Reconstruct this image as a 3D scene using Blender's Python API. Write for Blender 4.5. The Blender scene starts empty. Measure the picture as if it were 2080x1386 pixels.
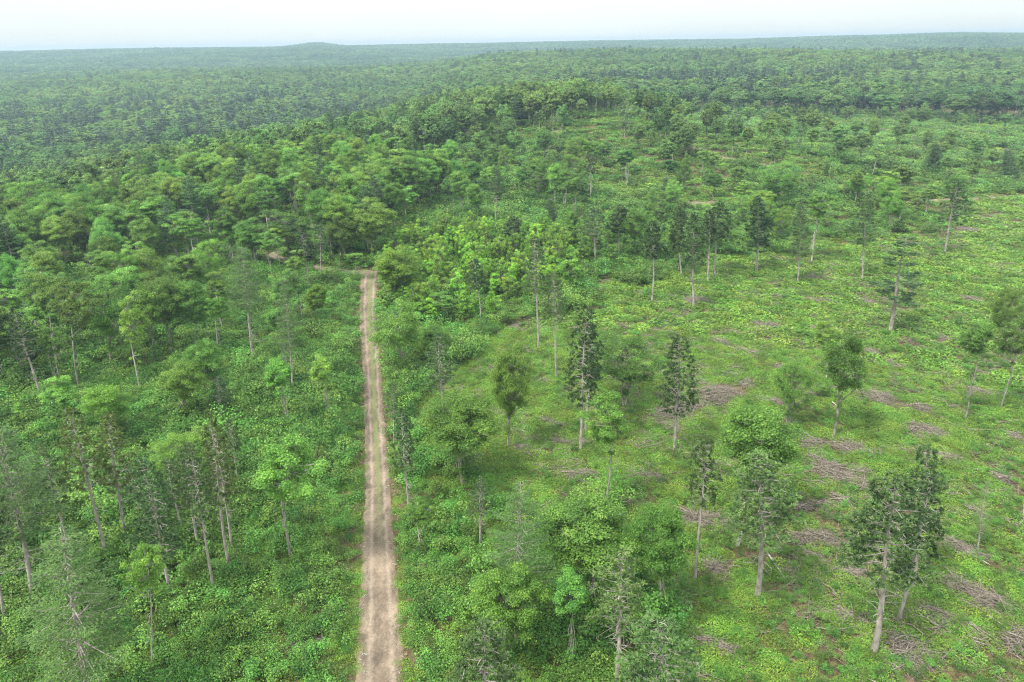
import bpy, math, random
import numpy as np
from mathutils import Matrix, Vector, Euler

# ------------------------------------------------------------------ camera, sky, sun, exposure
S = bpy.context.scene
CAM_H, PITCH, ROLL, FPX = 52.0, 23.4, 1.0, 1400.0      # metres, degrees, degrees, focal length in photo pixels (2080 wide)
cam_data = bpy.data.cameras.new('camera')
cam_data.sensor_width = 36.0
cam_data.lens = FPX / 2080 * 36.0
cam_data.clip_start = 0.5
cam_data.clip_end = 30000
cam = bpy.data.objects.new('camera', cam_data)
S.collection.objects.link(cam)
CAM_R = Matrix.Rotation(math.radians(90 - PITCH), 3, 'X') @ Matrix.Rotation(math.radians(-ROLL), 3, 'Z')
cam.matrix_world = Matrix.Translation((0, 0, CAM_H)) @ CAM_R.to_4x4()
S.camera = cam

SUN_EL, SUN_AZ = 57.0, -125.0        # elevation; azimuth from straight ahead (+Y), negative = to the left
sun_data = bpy.data.lights.new('sun', 'SUN')
sun_data.energy = 2.3
sun_data.angle = math.radians(12)
sun_data.color = (1.0, 0.96, 0.88)
sun = bpy.data.objects.new('sun', sun_data)
S.collection.objects.link(sun)
_d = Vector((math.sin(math.radians(SUN_AZ)) * math.cos(math.radians(SUN_EL)),
             math.cos(math.radians(SUN_AZ)) * math.cos(math.radians(SUN_EL)), math.sin(math.radians(SUN_EL))))
sun.rotation_euler = _d.to_track_quat('Z', 'Y').to_euler()

W = bpy.data.worlds.new('World')
S.world = W
W.use_nodes = True
nt = W.node_tree
nt.nodes.clear()
out = nt.nodes.new('ShaderNodeOutputWorld')
bg = nt.nodes.new('ShaderNodeBackground')
sky = nt.nodes.new('ShaderNodeTexSky')
sky.sky_type = 'NISHITA'
sky.sun_disc = False
sky.sun_elevation = math.radians(SUN_EL)
sky.sun_rotation = math.radians(SUN_AZ)
sky.dust_density = 4.0
sky.air_density = 1.0
# thin bright overcast veil over the blue sky: soft, uneven, thinner to the sides
tc = nt.nodes.new('ShaderNodeTexCoord')
nz = nt.nodes.new('ShaderNodeTexNoise')
nz.inputs['Scale'].default_value = 1.6
nz.inputs['Detail'].default_value = 5
mp = nt.nodes.new('ShaderNodeMapping')
mp.inputs['Scale'].default_value = (1, 1, 3.5)
nt.links.new(tc.outputs['Generated'], mp.inputs['Vector'])
nt.links.new(mp.outputs['Vector'], nz.inputs['Vector'])
rmp = nt.nodes.new('ShaderNodeMapRange')
rmp.inputs['From Min'].default_value = 0.3
rmp.inputs['From Max'].default_value = 0.7
rmp.inputs['To Min'].default_value = 0.74
rmp.inputs['To Max'].default_value = 0.92
nt.links.new(nz.outputs['Fac'], rmp.inputs['Value'])
mx = nt.nodes.new('ShaderNodeMix')
mx.data_type = 'RGBA'
mx.inputs[7].default_value = (9.0, 9.6, 9.35, 1)
nt.links.new(rmp.outputs['Result'], mx.inputs[0])
nt.links.new(sky.outputs['Color'], mx.inputs[6])
# an overcast sky is about three times brighter overhead than at the horizon
sx = nt.nodes.new('ShaderNodeSeparateXYZ')
nt.links.new(tc.outputs['Generated'], sx.inputs[0])
gr = nt.nodes.new('ShaderNodeMapRange')
gr.inputs['From Min'].default_value = 0.0
gr.inputs['From Max'].default_value = 1.0
gr.inputs['To Min'].default_value = 0.405
gr.inputs['To Max'].default_value = 1.4
nt.links.new(sx.outputs['Z'], gr.inputs['Value'])
vm = nt.nodes.new('ShaderNodeVectorMath')
vm.operation = 'SCALE'
nt.links.new(mx.outputs[2], vm.inputs[0])
nt.links.new(gr.outputs['Result'], vm.inputs['Scale'])
nt.links.new(vm.outputs[0], bg.inputs['Color'])
bg.inputs['Strength'].default_value = 0.12
nt.links.new(bg.outputs[0], out.inputs['Surface'])

S.view_settings.view_transform = 'Standard'
S.view_settings.look = 'None'
S.view_settings.exposure = 1.31
S.view_settings.gamma = 1.0
S.render.engine = 'CYCLES'
S.cycles.use_denoising = True
S.cycles.denoising_prefilter = 'NONE'
S.cycles.denoising_input_passes = 'RGB_ALBEDO_NORMAL'
S.cycles.filter_width = 1.1
S.cycles.max_bounces = 5
S.cycles.diffuse_bounces = 3
S.cycles.glossy_bounces = 1
S.cycles.transmission_bounces = 2
S.cycles.transparent_max_bounces = 4
S.cycles.volume_bounces = 0
S.cycles.caustics_reflective = False
S.cycles.caustics_refractive = False

# ------------------------------------------------------------------ projection helpers (photo pixels <-> world)
R3 = np.array(CAM_R)
def project(p):
    """world points (N,3) -> photo pixels (N,2), depth"""
    p = np.atleast_2d(p) - np.array([0, 0, CAM_H])
    c = p @ R3
    z = np.maximum(-c[:, 2], 1e-3)
    return np.stack([1040 + FPX * c[:, 0] / z, 693 - FPX * c[:, 1] / z], 1), -c[:, 2]
def ray(px, py):
    d = R3 @ np.array([(px - 1040) / FPX, -(py - 693) / FPX, -1.0])
    return d / np.linalg.norm(d)
def sm(t):
    t = np.clip(t, 0, 1)
    return t * t * (3 - 2 * t)
SKY_PX = np.array([-900, 0, 300, 560, 600, 640, 700, 870, 1000, 1240, 1500, 1690, 1780, 1940, 2080, 3000])
SKY_Y = np.array([119, 104, 97.5, 95, 92, 86.5, 92.5, 89, 87, 82, 79, 73, 71, 65.5, 67, 52])
SKY_AZ, SKY_EL = [], []
for a_, b_ in zip(SKY_PX, SKY_Y):
    d_ = ray(a_, b_)
    SKY_AZ.append(math.atan2(d_[0], d_[1])); SKY_EL.append(d_[2] / math.hypot(d_[0], d_[1]))
def hgt(x, y):
    x = np.asarray(x, float); y = np.asarray(y, float)
    d = np.hypot(x, y)
    az = np.arctan2(x, np.where(np.abs(y) < 1e-6, 1e-6, y))
    h = 0.5 * np.sin(x / 31 + 1) * np.cos(y / 27) + 0.35 * np.sin((x + y) / 19.0) * sm(d / 60)
    h = h + 14.5 * np.exp(-0.5 * (((x - 5) / 130) ** 2 + ((y - 360) / 90) ** 2)) * (1 + .25 * np.sin(x / 34.0 + y / 60.0))
    h = h - 18 * sm((d - 245) / 170) * sm((-x - 20) / 130) * (1 - 0.9 * sm((d - 650) / 1300))
    sl = x / np.maximum(y, 1)
    amp = np.interp(sl, [-1.2, -.6, -.31, 0, .12, .3, .72, 1.2], [0, 1, 9, 17, 22, 20, 14, 12])
    h = h + amp * np.exp(-0.5 * ((y - 1200) / 300) ** 2) * (y > 0)
    h = h + sm((d - 700) / 500) * (2.5 * np.sin(x / 130 + y / 210) + 2.0 * np.sin(y / 95 - x / 260))
    far = np.interp(az, SKY_AZ, np.array(SKY_EL)) * 3400 + CAM_H - 14
    h = h * (1 - sm((d - 1700) / 700))
    h = h + far * sm((d - 1700) / 1700) * np.where(d > 3400, 1 - .6 * sm((d - 3400) / 1100), 1)
    h = h + 14 * sm((d - 1500) / 500) * (1 - sm((d - 2500) / 700)) * (np.sin(x / 330 + 1.3 + y / 900) * np.sin(y / 290 + .4 * np.sin(x / 500)))
    return h
def P(px, py):
    """ground point seen at a photo pixel"""
    d = ray(px, py)
    t = 20.0
    while t < 6000:
        p = np.array([0, 0, CAM_H]) + d * t
        if p[2] <= hgt(p[0], p[1]):
            break
        t += max(0.5, t * 0.004)
    lo, hi = t - max(0.5, t * 0.004), t
    for _ in range(20):
        m = (lo + hi) / 2
        p = np.array([0, 0, CAM_H]) + d * m
        if p[2] <= hgt(p[0], p[1]): hi = m
        else: lo = m
    p = np.array([0, 0, CAM_H]) + d * hi
    return np.array([p[0], p[1], float(hgt(p[0], p[1]))])
def inpoly(pts, poly):
    poly = np.array(poly, float)
    x, y = pts[:, 0], pts[:, 1]
    r = np.zeros(len(pts), bool)
    n = len(poly)
    for i in range(n):
        x1, y1 = poly[i]; x2, y2 = poly[(i + 1) % n]
        c = ((y1 > y) != (y2 > y))
        with np.errstate(divide='ignore', invalid='ignore'):
            xi = (x2 - x1) * (y - y1) / (y2 - y1 + 1e-12) + x1
        r ^= c & (x < xi)
    return r

# ------------------------------------------------------------------ materials
def nodes(name):
    m = bpy.data.materials.new(name); m.use_nodes = True
    n = m.node_tree; n.nodes.clear()
    return m, n
def leaf_mat(name, c0, c1, c2=None, trans=0.25, var=0.10, rough=0.55, spec=0.25, stand=False):
    """foliage: colour runs c0..c1 with each leaf's own tint, shifted per plant"""
    m, n = nodes(name); N, L = n.nodes, n.links
    at = N.new('ShaderNodeAttribute'); at.attribute_name = 'tint'
    cr = N.new('ShaderNodeValToRGB')
    cr.color_ramp.elements[0].color = (*c0, 1); cr.color_ramp.elements[1].color = (*c1, 1)
    if c2:
        cr.color_ramp.elements[1].position = 0.8
        e = cr.color_ramp.elements.new(1.0); e.color = (*c2, 1)
    L.new(at.outputs['Fac'], cr.inputs['Fac'])
    oi = N.new('ShaderNodeObjectInfo')
    hs = N.new('ShaderNodeHueSaturation')
    mr = N.new('ShaderNodeMapRange'); mr.inputs['To Min'].default_value = 0.5 - var * 0.10; mr.inputs['To Max'].default_value = 0.5 + var * 0.16
    mv = N.new('ShaderNodeMapRange'); mv.inputs['To Min'].default_value = 1 - var * 2.2; mv.inputs['To Max'].default_value = 1 + var * 2.2
    mul = N.new('ShaderNodeMath'); mul.operation = 'MULTIPLY'; mul.inputs[1].default_value = 7.31
    fr = N.new('ShaderNodeMath'); fr.operation = 'FRACT'
    L.new(oi.outputs['Random'], mr.inputs['Value'])
    L.new(oi.outputs['Random'], mul.inputs[0]); L.new(mul.outputs[0], fr.inputs[0]); L.new(fr.outputs[0], mv.inputs['Value'])
    L.new(mr.outputs['Result'], hs.inputs['Hue']); L.new(mv.outputs['Result'], hs.inputs['Value'])
    L.new(cr.outputs['Color'], hs.inputs['Color'])
    mc = N.new('ShaderNodeMix'); mc.data_type = 'RGBA'; mc.blend_type = 'MULTIPLY'; mc.inputs[0].default_value = 1
    L.new(hs.outputs['Color'], mc.inputs[6]); L.new(oi.outputs['Color'], mc.inputs[7])
    if stand:      # stands of different species and age across the hills
        no = N.new('ShaderNodeTexNoise'); no.inputs['Scale'].default_value = .0035; no.inputs['Detail'].default_value = 4; no.inputs['Roughness'].default_value = .65
        L.new(oi.outputs['Location'], no.inputs['Vector'])
        sr = N.new('ShaderNodeValToRGB'); sr.color_ramp.elements[0].position = .36; sr.color_ramp.elements[0].color = (.60, .74, .78, 1)
        sr.color_ramp.elements[1].position = .62; sr.color_ramp.elements[1].color = (1.12, 1.08, .95, 1)
        L.new(no.outputs['Fac'], sr.inputs['Fac'])
        m0 = N.new('ShaderNodeMix'); m0.data_type = 'RGBA'; m0.blend_type = 'MULTIPLY'; m0.inputs[0].default_value = 1
        L.new(mc.outputs[2], m0.inputs[6]); L.new(sr.outputs['Color'], m0.inputs[7]); mc = m0
    pb = N.new('ShaderNodeBsdfPrincipled')
    pb.inputs['Roughness'].default_value = rough
    pb.inputs['Specular IOR Level'].default_value = spec
    L.new(mc.outputs[2], pb.inputs['Base Color'])
    tr = N.new('ShaderNodeBsdfTranslucent')
    L.new(mc.outputs[2], tr.inputs['Color'])
    ms = N.new('ShaderNodeMixShader'); ms.inputs[0].default_value = trans
    L.new(pb.outputs[0], ms.inputs[1]); L.new(tr.outputs[0], ms.inputs[2])
    o = N.new('ShaderNodeOutputMaterial'); L.new(ms.outputs[0], o.inputs['Surface'])
    return m
def bark_mat(name, c0, c1, scale=3.0):
    m, n = nodes(name); N, L = n.nodes, n.links
    tc = N.new('ShaderNodeTexCoord'); mp = N.new('ShaderNodeMapping'); mp.inputs['Scale'].default_value = (1, 1, .3)
    no = N.new('ShaderNodeTexNoise'); no.inputs['Scale'].default_value = scale; no.inputs['Detail'].default_value = 5
    cr = N.new('ShaderNodeValToRGB')
    cr.color_ramp.elements[0].position = .32; cr.color_ramp.elements[1].position = .68
    cr.color_ramp.elements[0].color = (*c0, 1); cr.color_ramp.elements[1].color = (*c1, 1)
    L.new(tc.outputs['Object'], mp.inputs['Vector']); L.new(mp.outputs['Vector'], no.inputs['Vector']); L.new(no.outputs['Fac'], cr.inputs['Fac'])
    pb = N.new('ShaderNodeBsdfPrincipled'); pb.inputs['Roughness'].default_value = .9; pb.inputs['Specular IOR Level'].default_value = .15
    L.new(cr.outputs['Color'], pb.inputs['Base Color'])
    o = N.new('ShaderNodeOutputMaterial'); L.new(pb.outputs[0], o.inputs['Surface'])
    return m
M = {}
M['oak'] = leaf_mat('oak_leaves', (.066, .140, .030), (.205, .340, .058), (.32, .42, .11), var=.14, trans=.5)
M['far'] = leaf_mat('distant_leaves', (.084, .160, .046), (.222, .340, .078), (.31, .39, .12), var=.16, trans=.45, stand=True)
M['redpine'] = leaf_mat('red_pine_needles', (.046, .088, .030), (.145, .220, .066), trans=.25, var=.12)
M['whitepine'] = leaf_mat('white_pine_needles', (.055, .115, .034), (.165, .245, .068), trans=.25, var=.10)
M['shrub'] = leaf_mat('shrub_leaves', (.042, .110, .020), (.148, .275, .044), (.21, .32, .07), var=.20, trans=.3)
M['fern'] = leaf_mat('fern_fronds', (.080, .165, .022), (.195, .310, .042), (.27, .35, .07), var=.18, trans=.3)
M['hill'] = leaf_mat('hill_leaves', (.056, .118, .046), (.157, .250, .075), (.22, .30, .10), var=.14, trans=.4, stand=True)
M['bark'] = bark_mat('grey_bark', (.125, .11, .095), (.34, .31, .27))
M['pinebark'] = bark_mat('pine_bark', (.16, .14, .12), (.42, .375, .335))
M['birch'] = bark_mat('pale_bark', (.22, .20, .17), (.50, .47, .42))
M['dead'] = bark_mat('weathered_wood', (.078, .064, .048), (.29, .25, .205), 6)

def ground_mat():
    m, n = nodes('forest_floor'); N, L = n.nodes, n.links
    tc = N.new('ShaderNodeTexCoord')
    a = N.new('ShaderNodeTexNoise'); a.inputs['Scale'].default_value = .5; a.inputs['Detail'].default_value = 8; a.inputs['Roughness'].default_value = .65
    b = N.new('ShaderNodeTexNoise'); b.inputs['Scale'].default_value = 2.6; b.inputs['Detail'].default_value = 12; b.inputs['Roughness'].default_value = .75
    L.new(tc.outputs['Object'], a.inputs['Vector']); L.new(tc.outputs['Object'], b.inputs['Vector'])
    c1 = N.new('ShaderNodeValToRGB'); e = c1.color_ramp.elements
    e[0].position = .35; e[0].color = (.130, .092, .060, 1); e[1].position = .66; e[1].color = (.06, .085, .022, 1)
    x = c1.color_ramp.elements.new(.5); x.color = (.105, .088, .045, 1)
    L.new(a.outputs['Fac'], c1.inputs['Fac'])
    c2 = N.new('ShaderNodeValToRGB'); e = c2.color_ramp.elements
    e[0].position = .38; e[0].color = (.35, .4, .35, 1); e[1].position = .62; e[1].color = (1.5, 1.45, 1.4, 1)
    L.new(b.outputs['Fac'], c2.inputs['Fac'])
    mc = N.new('ShaderNodeMix'); mc.data_type = 'RGBA'; mc.blend_type = 'MULTIPLY'; mc.inputs[0].default_value = 1
    L.new(c1.outputs['Color'], mc.inputs[6]); L.new(c2.outputs['Color'], mc.inputs[7])
    pb = N.new('ShaderNodeBsdfPrincipled'); pb.inputs['Roughness'].default_value = .95; pb.inputs['Specular IOR Level'].default_value = .1
    L.new(mc.outputs[2], pb.inputs['Base Color'])
    bp = N.new('ShaderNodeBump'); bp.inputs['Strength'].default_value = .8; bp.inputs['Distance'].default_value = .3
    L.new(b.outputs['Fac'], bp.inputs['Height']); L.new(bp.outputs[0], pb.inputs['Normal'])
    o = N.new('ShaderNodeOutputMaterial'); L.new(pb.outputs[0], o.inputs['Surface'])
    return m
def track_mat():
    m, n = nodes('dirt_track'); N, L = n.nodes, n.links
    tc = N.new('ShaderNodeTexCoord'); uv = N.new('ShaderNodeUVMap')
    sp = N.new('ShaderNodeSeparateXYZ'); L.new(uv.outputs[0], sp.inputs[0])
    a = N.new('ShaderNodeTexNoise'); a.inputs['Scale'].default_value = .35; a.inputs['Detail'].default_value = 9; a.inputs['Roughness'].default_value = .7
    b = N.new('ShaderNodeTexNoise'); b.inputs['Scale'].default_value = 4.5; b.inputs['Detail'].default_value = 12; b.inputs['Roughness'].default_value = .8
    mpz = N.new('ShaderNodeMapping'); mpz.inputs['Scale'].default_value = (1.3, .7, 1)
    L.new(tc.outputs['Object'], mpz.inputs[0])
    L.new(mpz.outputs[0], a.inputs['Vector']); L.new(tc.outputs['Object'], b.inputs['Vector'])
    c1 = N.new('ShaderNodeValToRGB'); e = c1.color_ramp.elements
    e[0].position = .34; e[0].color = (.080, .064, .050, 1); e[1].position = .66; e[1].color = (.245, .188, .138, 1)
    x = c1.color_ramp.elements.new(.5); x.color = (.145, .112, .083, 1)
    L.new(a.outputs['Fac'], c1.inputs['Fac'])
    # wheel ruts worn paler, a crown of grass between them, leaf litter at the edges
    def mth(op, i0, i1=None, v1=None):
        q = N.new('ShaderNodeMath'); q.operation = op; L.new(i0, q.inputs[0])
        if i1 is not None: L.new(i1, q.inputs[1])
        if v1 is not None: q.inputs[1].default_value = v1
        return q.outputs[0]
    ctr = mth('ABSOLUTE', mth('SUBTRACT', sp.outputs['X'], v1=.54))
    g = N.new('ShaderNodeMapRange'); g.inputs['From Min'].default_value = .03; g.inputs['From Max'].default_value = .15; g.inputs['To Min'].default_value = 1; g.inputs['To Max'].default_value = 0
    L.new(ctr, g.inputs['Value'])
    # grass crown is strong in the far half, patchy nearby
    gy = N.new('ShaderNodeMapRange'); gy.inputs['From Min'].default_value = .16; gy.inputs['From Max'].default_value = .42; gy.inputs['To Min'].default_value = -.15; gy.inputs['To Max'].default_value = .62
    L.new(sp.outputs['Y'], gy.inputs['Value'])
    gn = mth('ADD', b.outputs['Fac'], gy.outputs['Result'])
    gm = N.new('ShaderNodeMapRange'); gm.inputs['From Min'].default_value = .78; gm.inputs['From Max'].default_value = 1.05
    L.new(gn, gm.inputs['Value'])
    gf = mth('MULTIPLY', g.outputs['Result'], gm.outputs['Result'])
    gf = mth('MULTIPLY', gf, v1=.75)
    rt = N.new('ShaderNodeMapRange'); rt.inputs['From Min'].default_value = .0; rt.inputs['From Max'].default_value = .09; rt.inputs['To Min'].default_value = .48; rt.inputs['To Max'].default_value = 0
    L.new(mth('ABSOLUTE', mth('SUBTRACT', mth('ABSOLUTE', mth('SUBTRACT', sp.outputs['X'], v1=.53)), v1=.235)), rt.inputs['Value'])
    rtn = mth('MULTIPLY', rt.outputs['Result'], a.outputs['Fac'])
    ed = N.new('ShaderNodeMapRange'); ed.inputs['From Min'].default_value = .36; ed.inputs['From Max'].default_value = .5; ed.inputs['To Max'].default_value = .75
    ec = mth('ABSOLUTE', mth('SUBTRACT', sp.outputs['X'], v1=.5)); L.new(ec, ed.inputs['Value'])
    edn = mth('MULTIPLY', ed.outputs['Result'], b.outputs['Fac'])
    m1 = N.new('ShaderNodeMix'); m1.data_type = 'RGBA'; m1.inputs[7].default_value = (.17, .14, .07, 1)
    m9 = N.new('ShaderNodeMix'); m9.data_type = 'RGBA'; m9.inputs[7].default_value = (.33, .27, .21, 1)
    L.new(mth('MULTIPLY', rtn, v1=1.6), m9.inputs[0]); L.new(c1.outputs['Color'], m9.inputs[6])
    L.new(edn, m1.inputs[0]); L.new(m9.outputs[2], m1.inputs[6])
    m2 = N.new('ShaderNodeMix'); m2.data_type = 'RGBA'; m2.inputs[7].default_value = (.125, .155, .055, 1)
    L.new(gf, m2.inputs[0]); L.new(m1.outputs[2], m2.inputs[6])
    c2 = N.new('ShaderNodeValToRGB'); e = c2.color_ramp.elements
    e[0].position = .36; e[0].color = (.66, .65, .63, 1); e[1].position = .64; e[1].color = (1.25, 1.25, 1.25, 1)
    L.new(b.outputs['Fac'], c2.inputs['Fac'])
    m3 = N.new('ShaderNodeMix'); m3.data_type = 'RGBA'; m3.blend_type = 'MULTIPLY'; m3.inputs[0].default_value = 1
    L.new(m2.outputs[2], m3.inputs[6]); L.new(c2.outputs['Color'], m3.inputs[7])
    pb = N.new('ShaderNodeBsdfPrincipled'); pb.inputs['Roughness'].default_value = .95; pb.inputs['Specular IOR Level'].default_value = .1
    L.new(m3.outputs[2], pb.inputs['Base Color'])
    bp = N.new('ShaderNodeBump'); bp.inputs['Strength'].default_value = .5; bp.inputs['Distance'].default_value = .08
    L.new(b.outputs['Fac'], bp.inputs['Height']); L.new(bp.outputs[0], pb.inputs['Normal'])
    o = N.new('ShaderNodeOutputMaterial'); L.new(pb.outputs[0], o.inputs['Surface'])
    return m
M['ground'] = ground_mat(); M['track'] = track_mat()

# ------------------------------------------------------------------ mesh helpers
def mesh(name, parts, mat, tint=None):
    """parts: list of (verts (n,3), faces (m,k)) with one k per part"""
    vs, loops, starts, tots = [], [], [], []
    off = 0; lo = 0
    for v, f in parts:
        v = np.asarray(v, np.float32).reshape(-1, 3); f = np.asarray(f, np.int32)
        if not len(f): continue
        vs.append(v); loops.append((f + off).ravel())
        starts.append(lo + np.arange(len(f)) * f.shape[1]); tots.append(np.full(len(f), f.shape[1]))
        off += len(v); lo += f.size
    me = bpy.data.meshes.new(name)
    vs = np.concatenate(vs); loops = np.concatenate(loops); starts = np.concatenate(starts); tots = np.concatenate(tots)
    me.vertices.add(len(vs)); me.vertices.foreach_set('co', vs.ravel())
    me.loops.add(len(loops)); me.loops.foreach_set('vertex_index', loops)
    me.polygons.add(len(starts)); me.polygons.foreach_set('loop_start', starts); me.polygons.foreach_set('loop_total', tots)
    if tint is not None:
        a = me.attributes.new('tint', 'FLOAT', 'FACE')
        a.data.foreach_set('value', np.concatenate([np.asarray(t, np.float32) for t in tint]))
    me.update(calc_edges=True)
    me.materials.append(mat)
    return me
def smooth(me):
    me.polygons.foreach_set('use_smooth', np.ones(len(me.polygons), bool)); me.update()
    return me
def unit(v):
    return v / np.maximum(np.linalg.norm(v, axis=-1, keepdims=True), 1e-9)
def tube(pts, rad, sides=6):
    pts = np.asarray(pts, float); rad = np.asarray(rad, float)
    n = len(pts)
    t = unit(np.gradient(pts, axis=0))
    ref = np.array([1., 0, 0]) if abs(t[:, 2]).mean() > .7 else np.array([0, 0, 1.])
    u = unit(np.cross(t, ref)); w = np.cross(t, u)
    a = np.linspace(0, 2 * np.pi, sides, endpoint=False)
    v = pts[:, None] + rad[:, None, None] * (np.cos(a)[None, :, None] * u[:, None] + np.sin(a)[None, :, None] * w[:, None])
    i = np.arange(n - 1)[:, None] * sides; j = np.arange(sides)[None]; k = (np.arange(sides)[None] + 1) % sides
    f = np.stack([i + j, i + k, i + sides + k, i + sides + j], -1).reshape(-1, 4)
    return v.reshape(-1, 3), f
def quads(pos, nrm, ln, wd, rng, tdir=None):
    """diamond leaves at pos facing nrm"""
    n = len(pos)
    r = rng.normal(size=(n, 3)) if tdir is None else tdir + rng.normal(size=(n, 3)) * .25
    u = unit(r - (r * nrm).sum(1, keepdims=True) * nrm); w = np.cross(nrm, u)
    ln = np.broadcast_to(ln, (n,))[:, None]; wd = np.broadcast_to(wd, (n,))[:, None]
    v = np.stack([pos - u * ln * .5, pos + w * wd * .5 - u * ln * .08, pos + u * ln * .5, pos - w * wd * .5 - u * ln * .08], 1)
    return v.reshape(-1, 3), np.arange(4 * n).reshape(n, 4)
def bend(p0, p1, n, rng, amt):
    t = np.linspace(0, 1, n)[:, None]
    p = p0 + (p1 - p0) * t
    L = np.linalg.norm(p1 - p0)
    o = rng.normal(size=3) * amt * L
    q = rng.normal(size=3) * amt * L * .5
    return p + o * np.sin(t * np.pi) + q * np.sin(t * 2 * np.pi)

def broadleaf(seed, H=15., Rc=4.2, base=.42, nclump=100, nleaf=340, leaf=.22, tr=.21, open_=.25, mat='oak', bark='bark', stems=1, flat=.88, sides=6, skew=0.):
    """trunk mesh, crown mesh: limbs reach leaf clumps spread through an uneven crown"""
    rng = np.random.default_rng(seed)
    cz0, cz1 = base * H, H
    mid = np.array([skew * Rc, 0, (cz0 + cz1) / 2]); half = (cz1 - cz0) / 2
    lobes = unit(rng.normal(size=(7, 3))); lam = rng.uniform(-.50, .40, 7)
    C, RR = [], []
    tries = 0
    while len(C) < nclump and tries < 9000:
        tries += 1
        d = unit(rng.normal(size=3)); r = rng.uniform(.25, 1) ** .5
        if d[2] < 0 and rng.random() < .45: continue
        env = 1 + (lam * np.maximum(0, lobes @ d) ** 3).sum()
        if d[2] < 0: env *= .95 - .25 * abs(d[2])
        p = mid + d * r * env * np.array([Rc, Rc, half])
        if p[2] > H: p[2] = H - rng.random() * .5
        cr = Rc * rng.uniform(.16, .28)
        if any(np.linalg.norm(p - c) < cr * .55 for c in C): continue
        C.append(p); RR.append(cr)
    ne = int(nclump * .10)
    for _ in range(ne):        # leafy sprays low on the stem
        C.append(np.array([skew * Rc * .3 + rng.normal() * .35, rng.normal() * .35, rng.uniform(.16, max(.22, base)) * H])); RR.append(Rc * rng.uniform(.08, .15))
    C = np.array(C); RR = np.array(RR)
    keep = rng.random(len(C)) > open_ * .4
    C, RR = C[keep], RR[keep]
    tp = []
    trunks = []
    for s in range(stems):
        a = rng.uniform(0, 6.28)
        b0 = np.array([math.cos(a), math.sin(a), 0]) * (.25 * (stems > 1))
        t0 = b0 * 4 + np.array([skew * Rc * .5 + rng.normal() * .3, rng.normal() * .3, H * .9])
        tpts = bend(b0 + np.array([0, 0, -.4]), t0, 9, rng, .02 + .012 * (tr < .12))
        rad = tr * (1 - np.linspace(0, 1, 9) ** 1.2 * .86) / (stems ** .4)
        rad[0] *= 1.35
        tp.append(tube(tpts, rad, sides)); trunks.append((tpts, rad))
    for c, r in zip(C, RR):
        tpts, rad = trunks[rng.integers(len(trunks))]
        zz = max(cz0 * .85, c[2] - np.linalg.norm((c - mid)[:2]) * rng.uniform(.6, 1.1) - .4)
        i = int(np.clip(np.searchsorted(tpts[:, 2], zz), 2, 7))
        p0 = tpts[i]
        tp.append(tube(bend(p0, c, 4, rng, .05), np.array([.42, .30, .2, .08]) * rad[i] + .012, 4))
        for _ in range(2):
            e = c + rng.normal(size=3) * r * .6
            tp.append(tube(bend((p0 + c * 2) / 3, e, 3, rng, .06), [.03, .02, .008], 3))
    V, T = [], []
    for c, r in zip(C, RR):
        n = int(nleaf * (r / (Rc * .22)) ** 1.6 * rng.uniform(.6, 1.3))
        d = unit(rng.normal(size=(n, 3)))
        d[:, 2] = np.where(d[:, 2] < -.25, -d[:, 2] * .8, d[:, 2])
        rr = r * rng.uniform(.35, 1.08, n) ** .6
        pos = c + d * rr[:, None] * np.array([1.12, 1.12, flat]) * (1 + .18 * rng.normal(size=(n, 1)))
        nr = unit(d * .9 + np.array([0, 0, .45]) + rng.normal(size=(n, 3)) * .38)
        sz = leaf * rng.uniform(.6, 1.25, n)
        V.append(quads(pos, nr, sz, sz * .62, rng))
        T.append(np.clip(rng.normal(.42 + rng.normal() * .13, .24, n), 0, 1))
    return smooth(mesh('trunk', tp, M[bark])), mesh('crown', V, M[mat], T)

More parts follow.
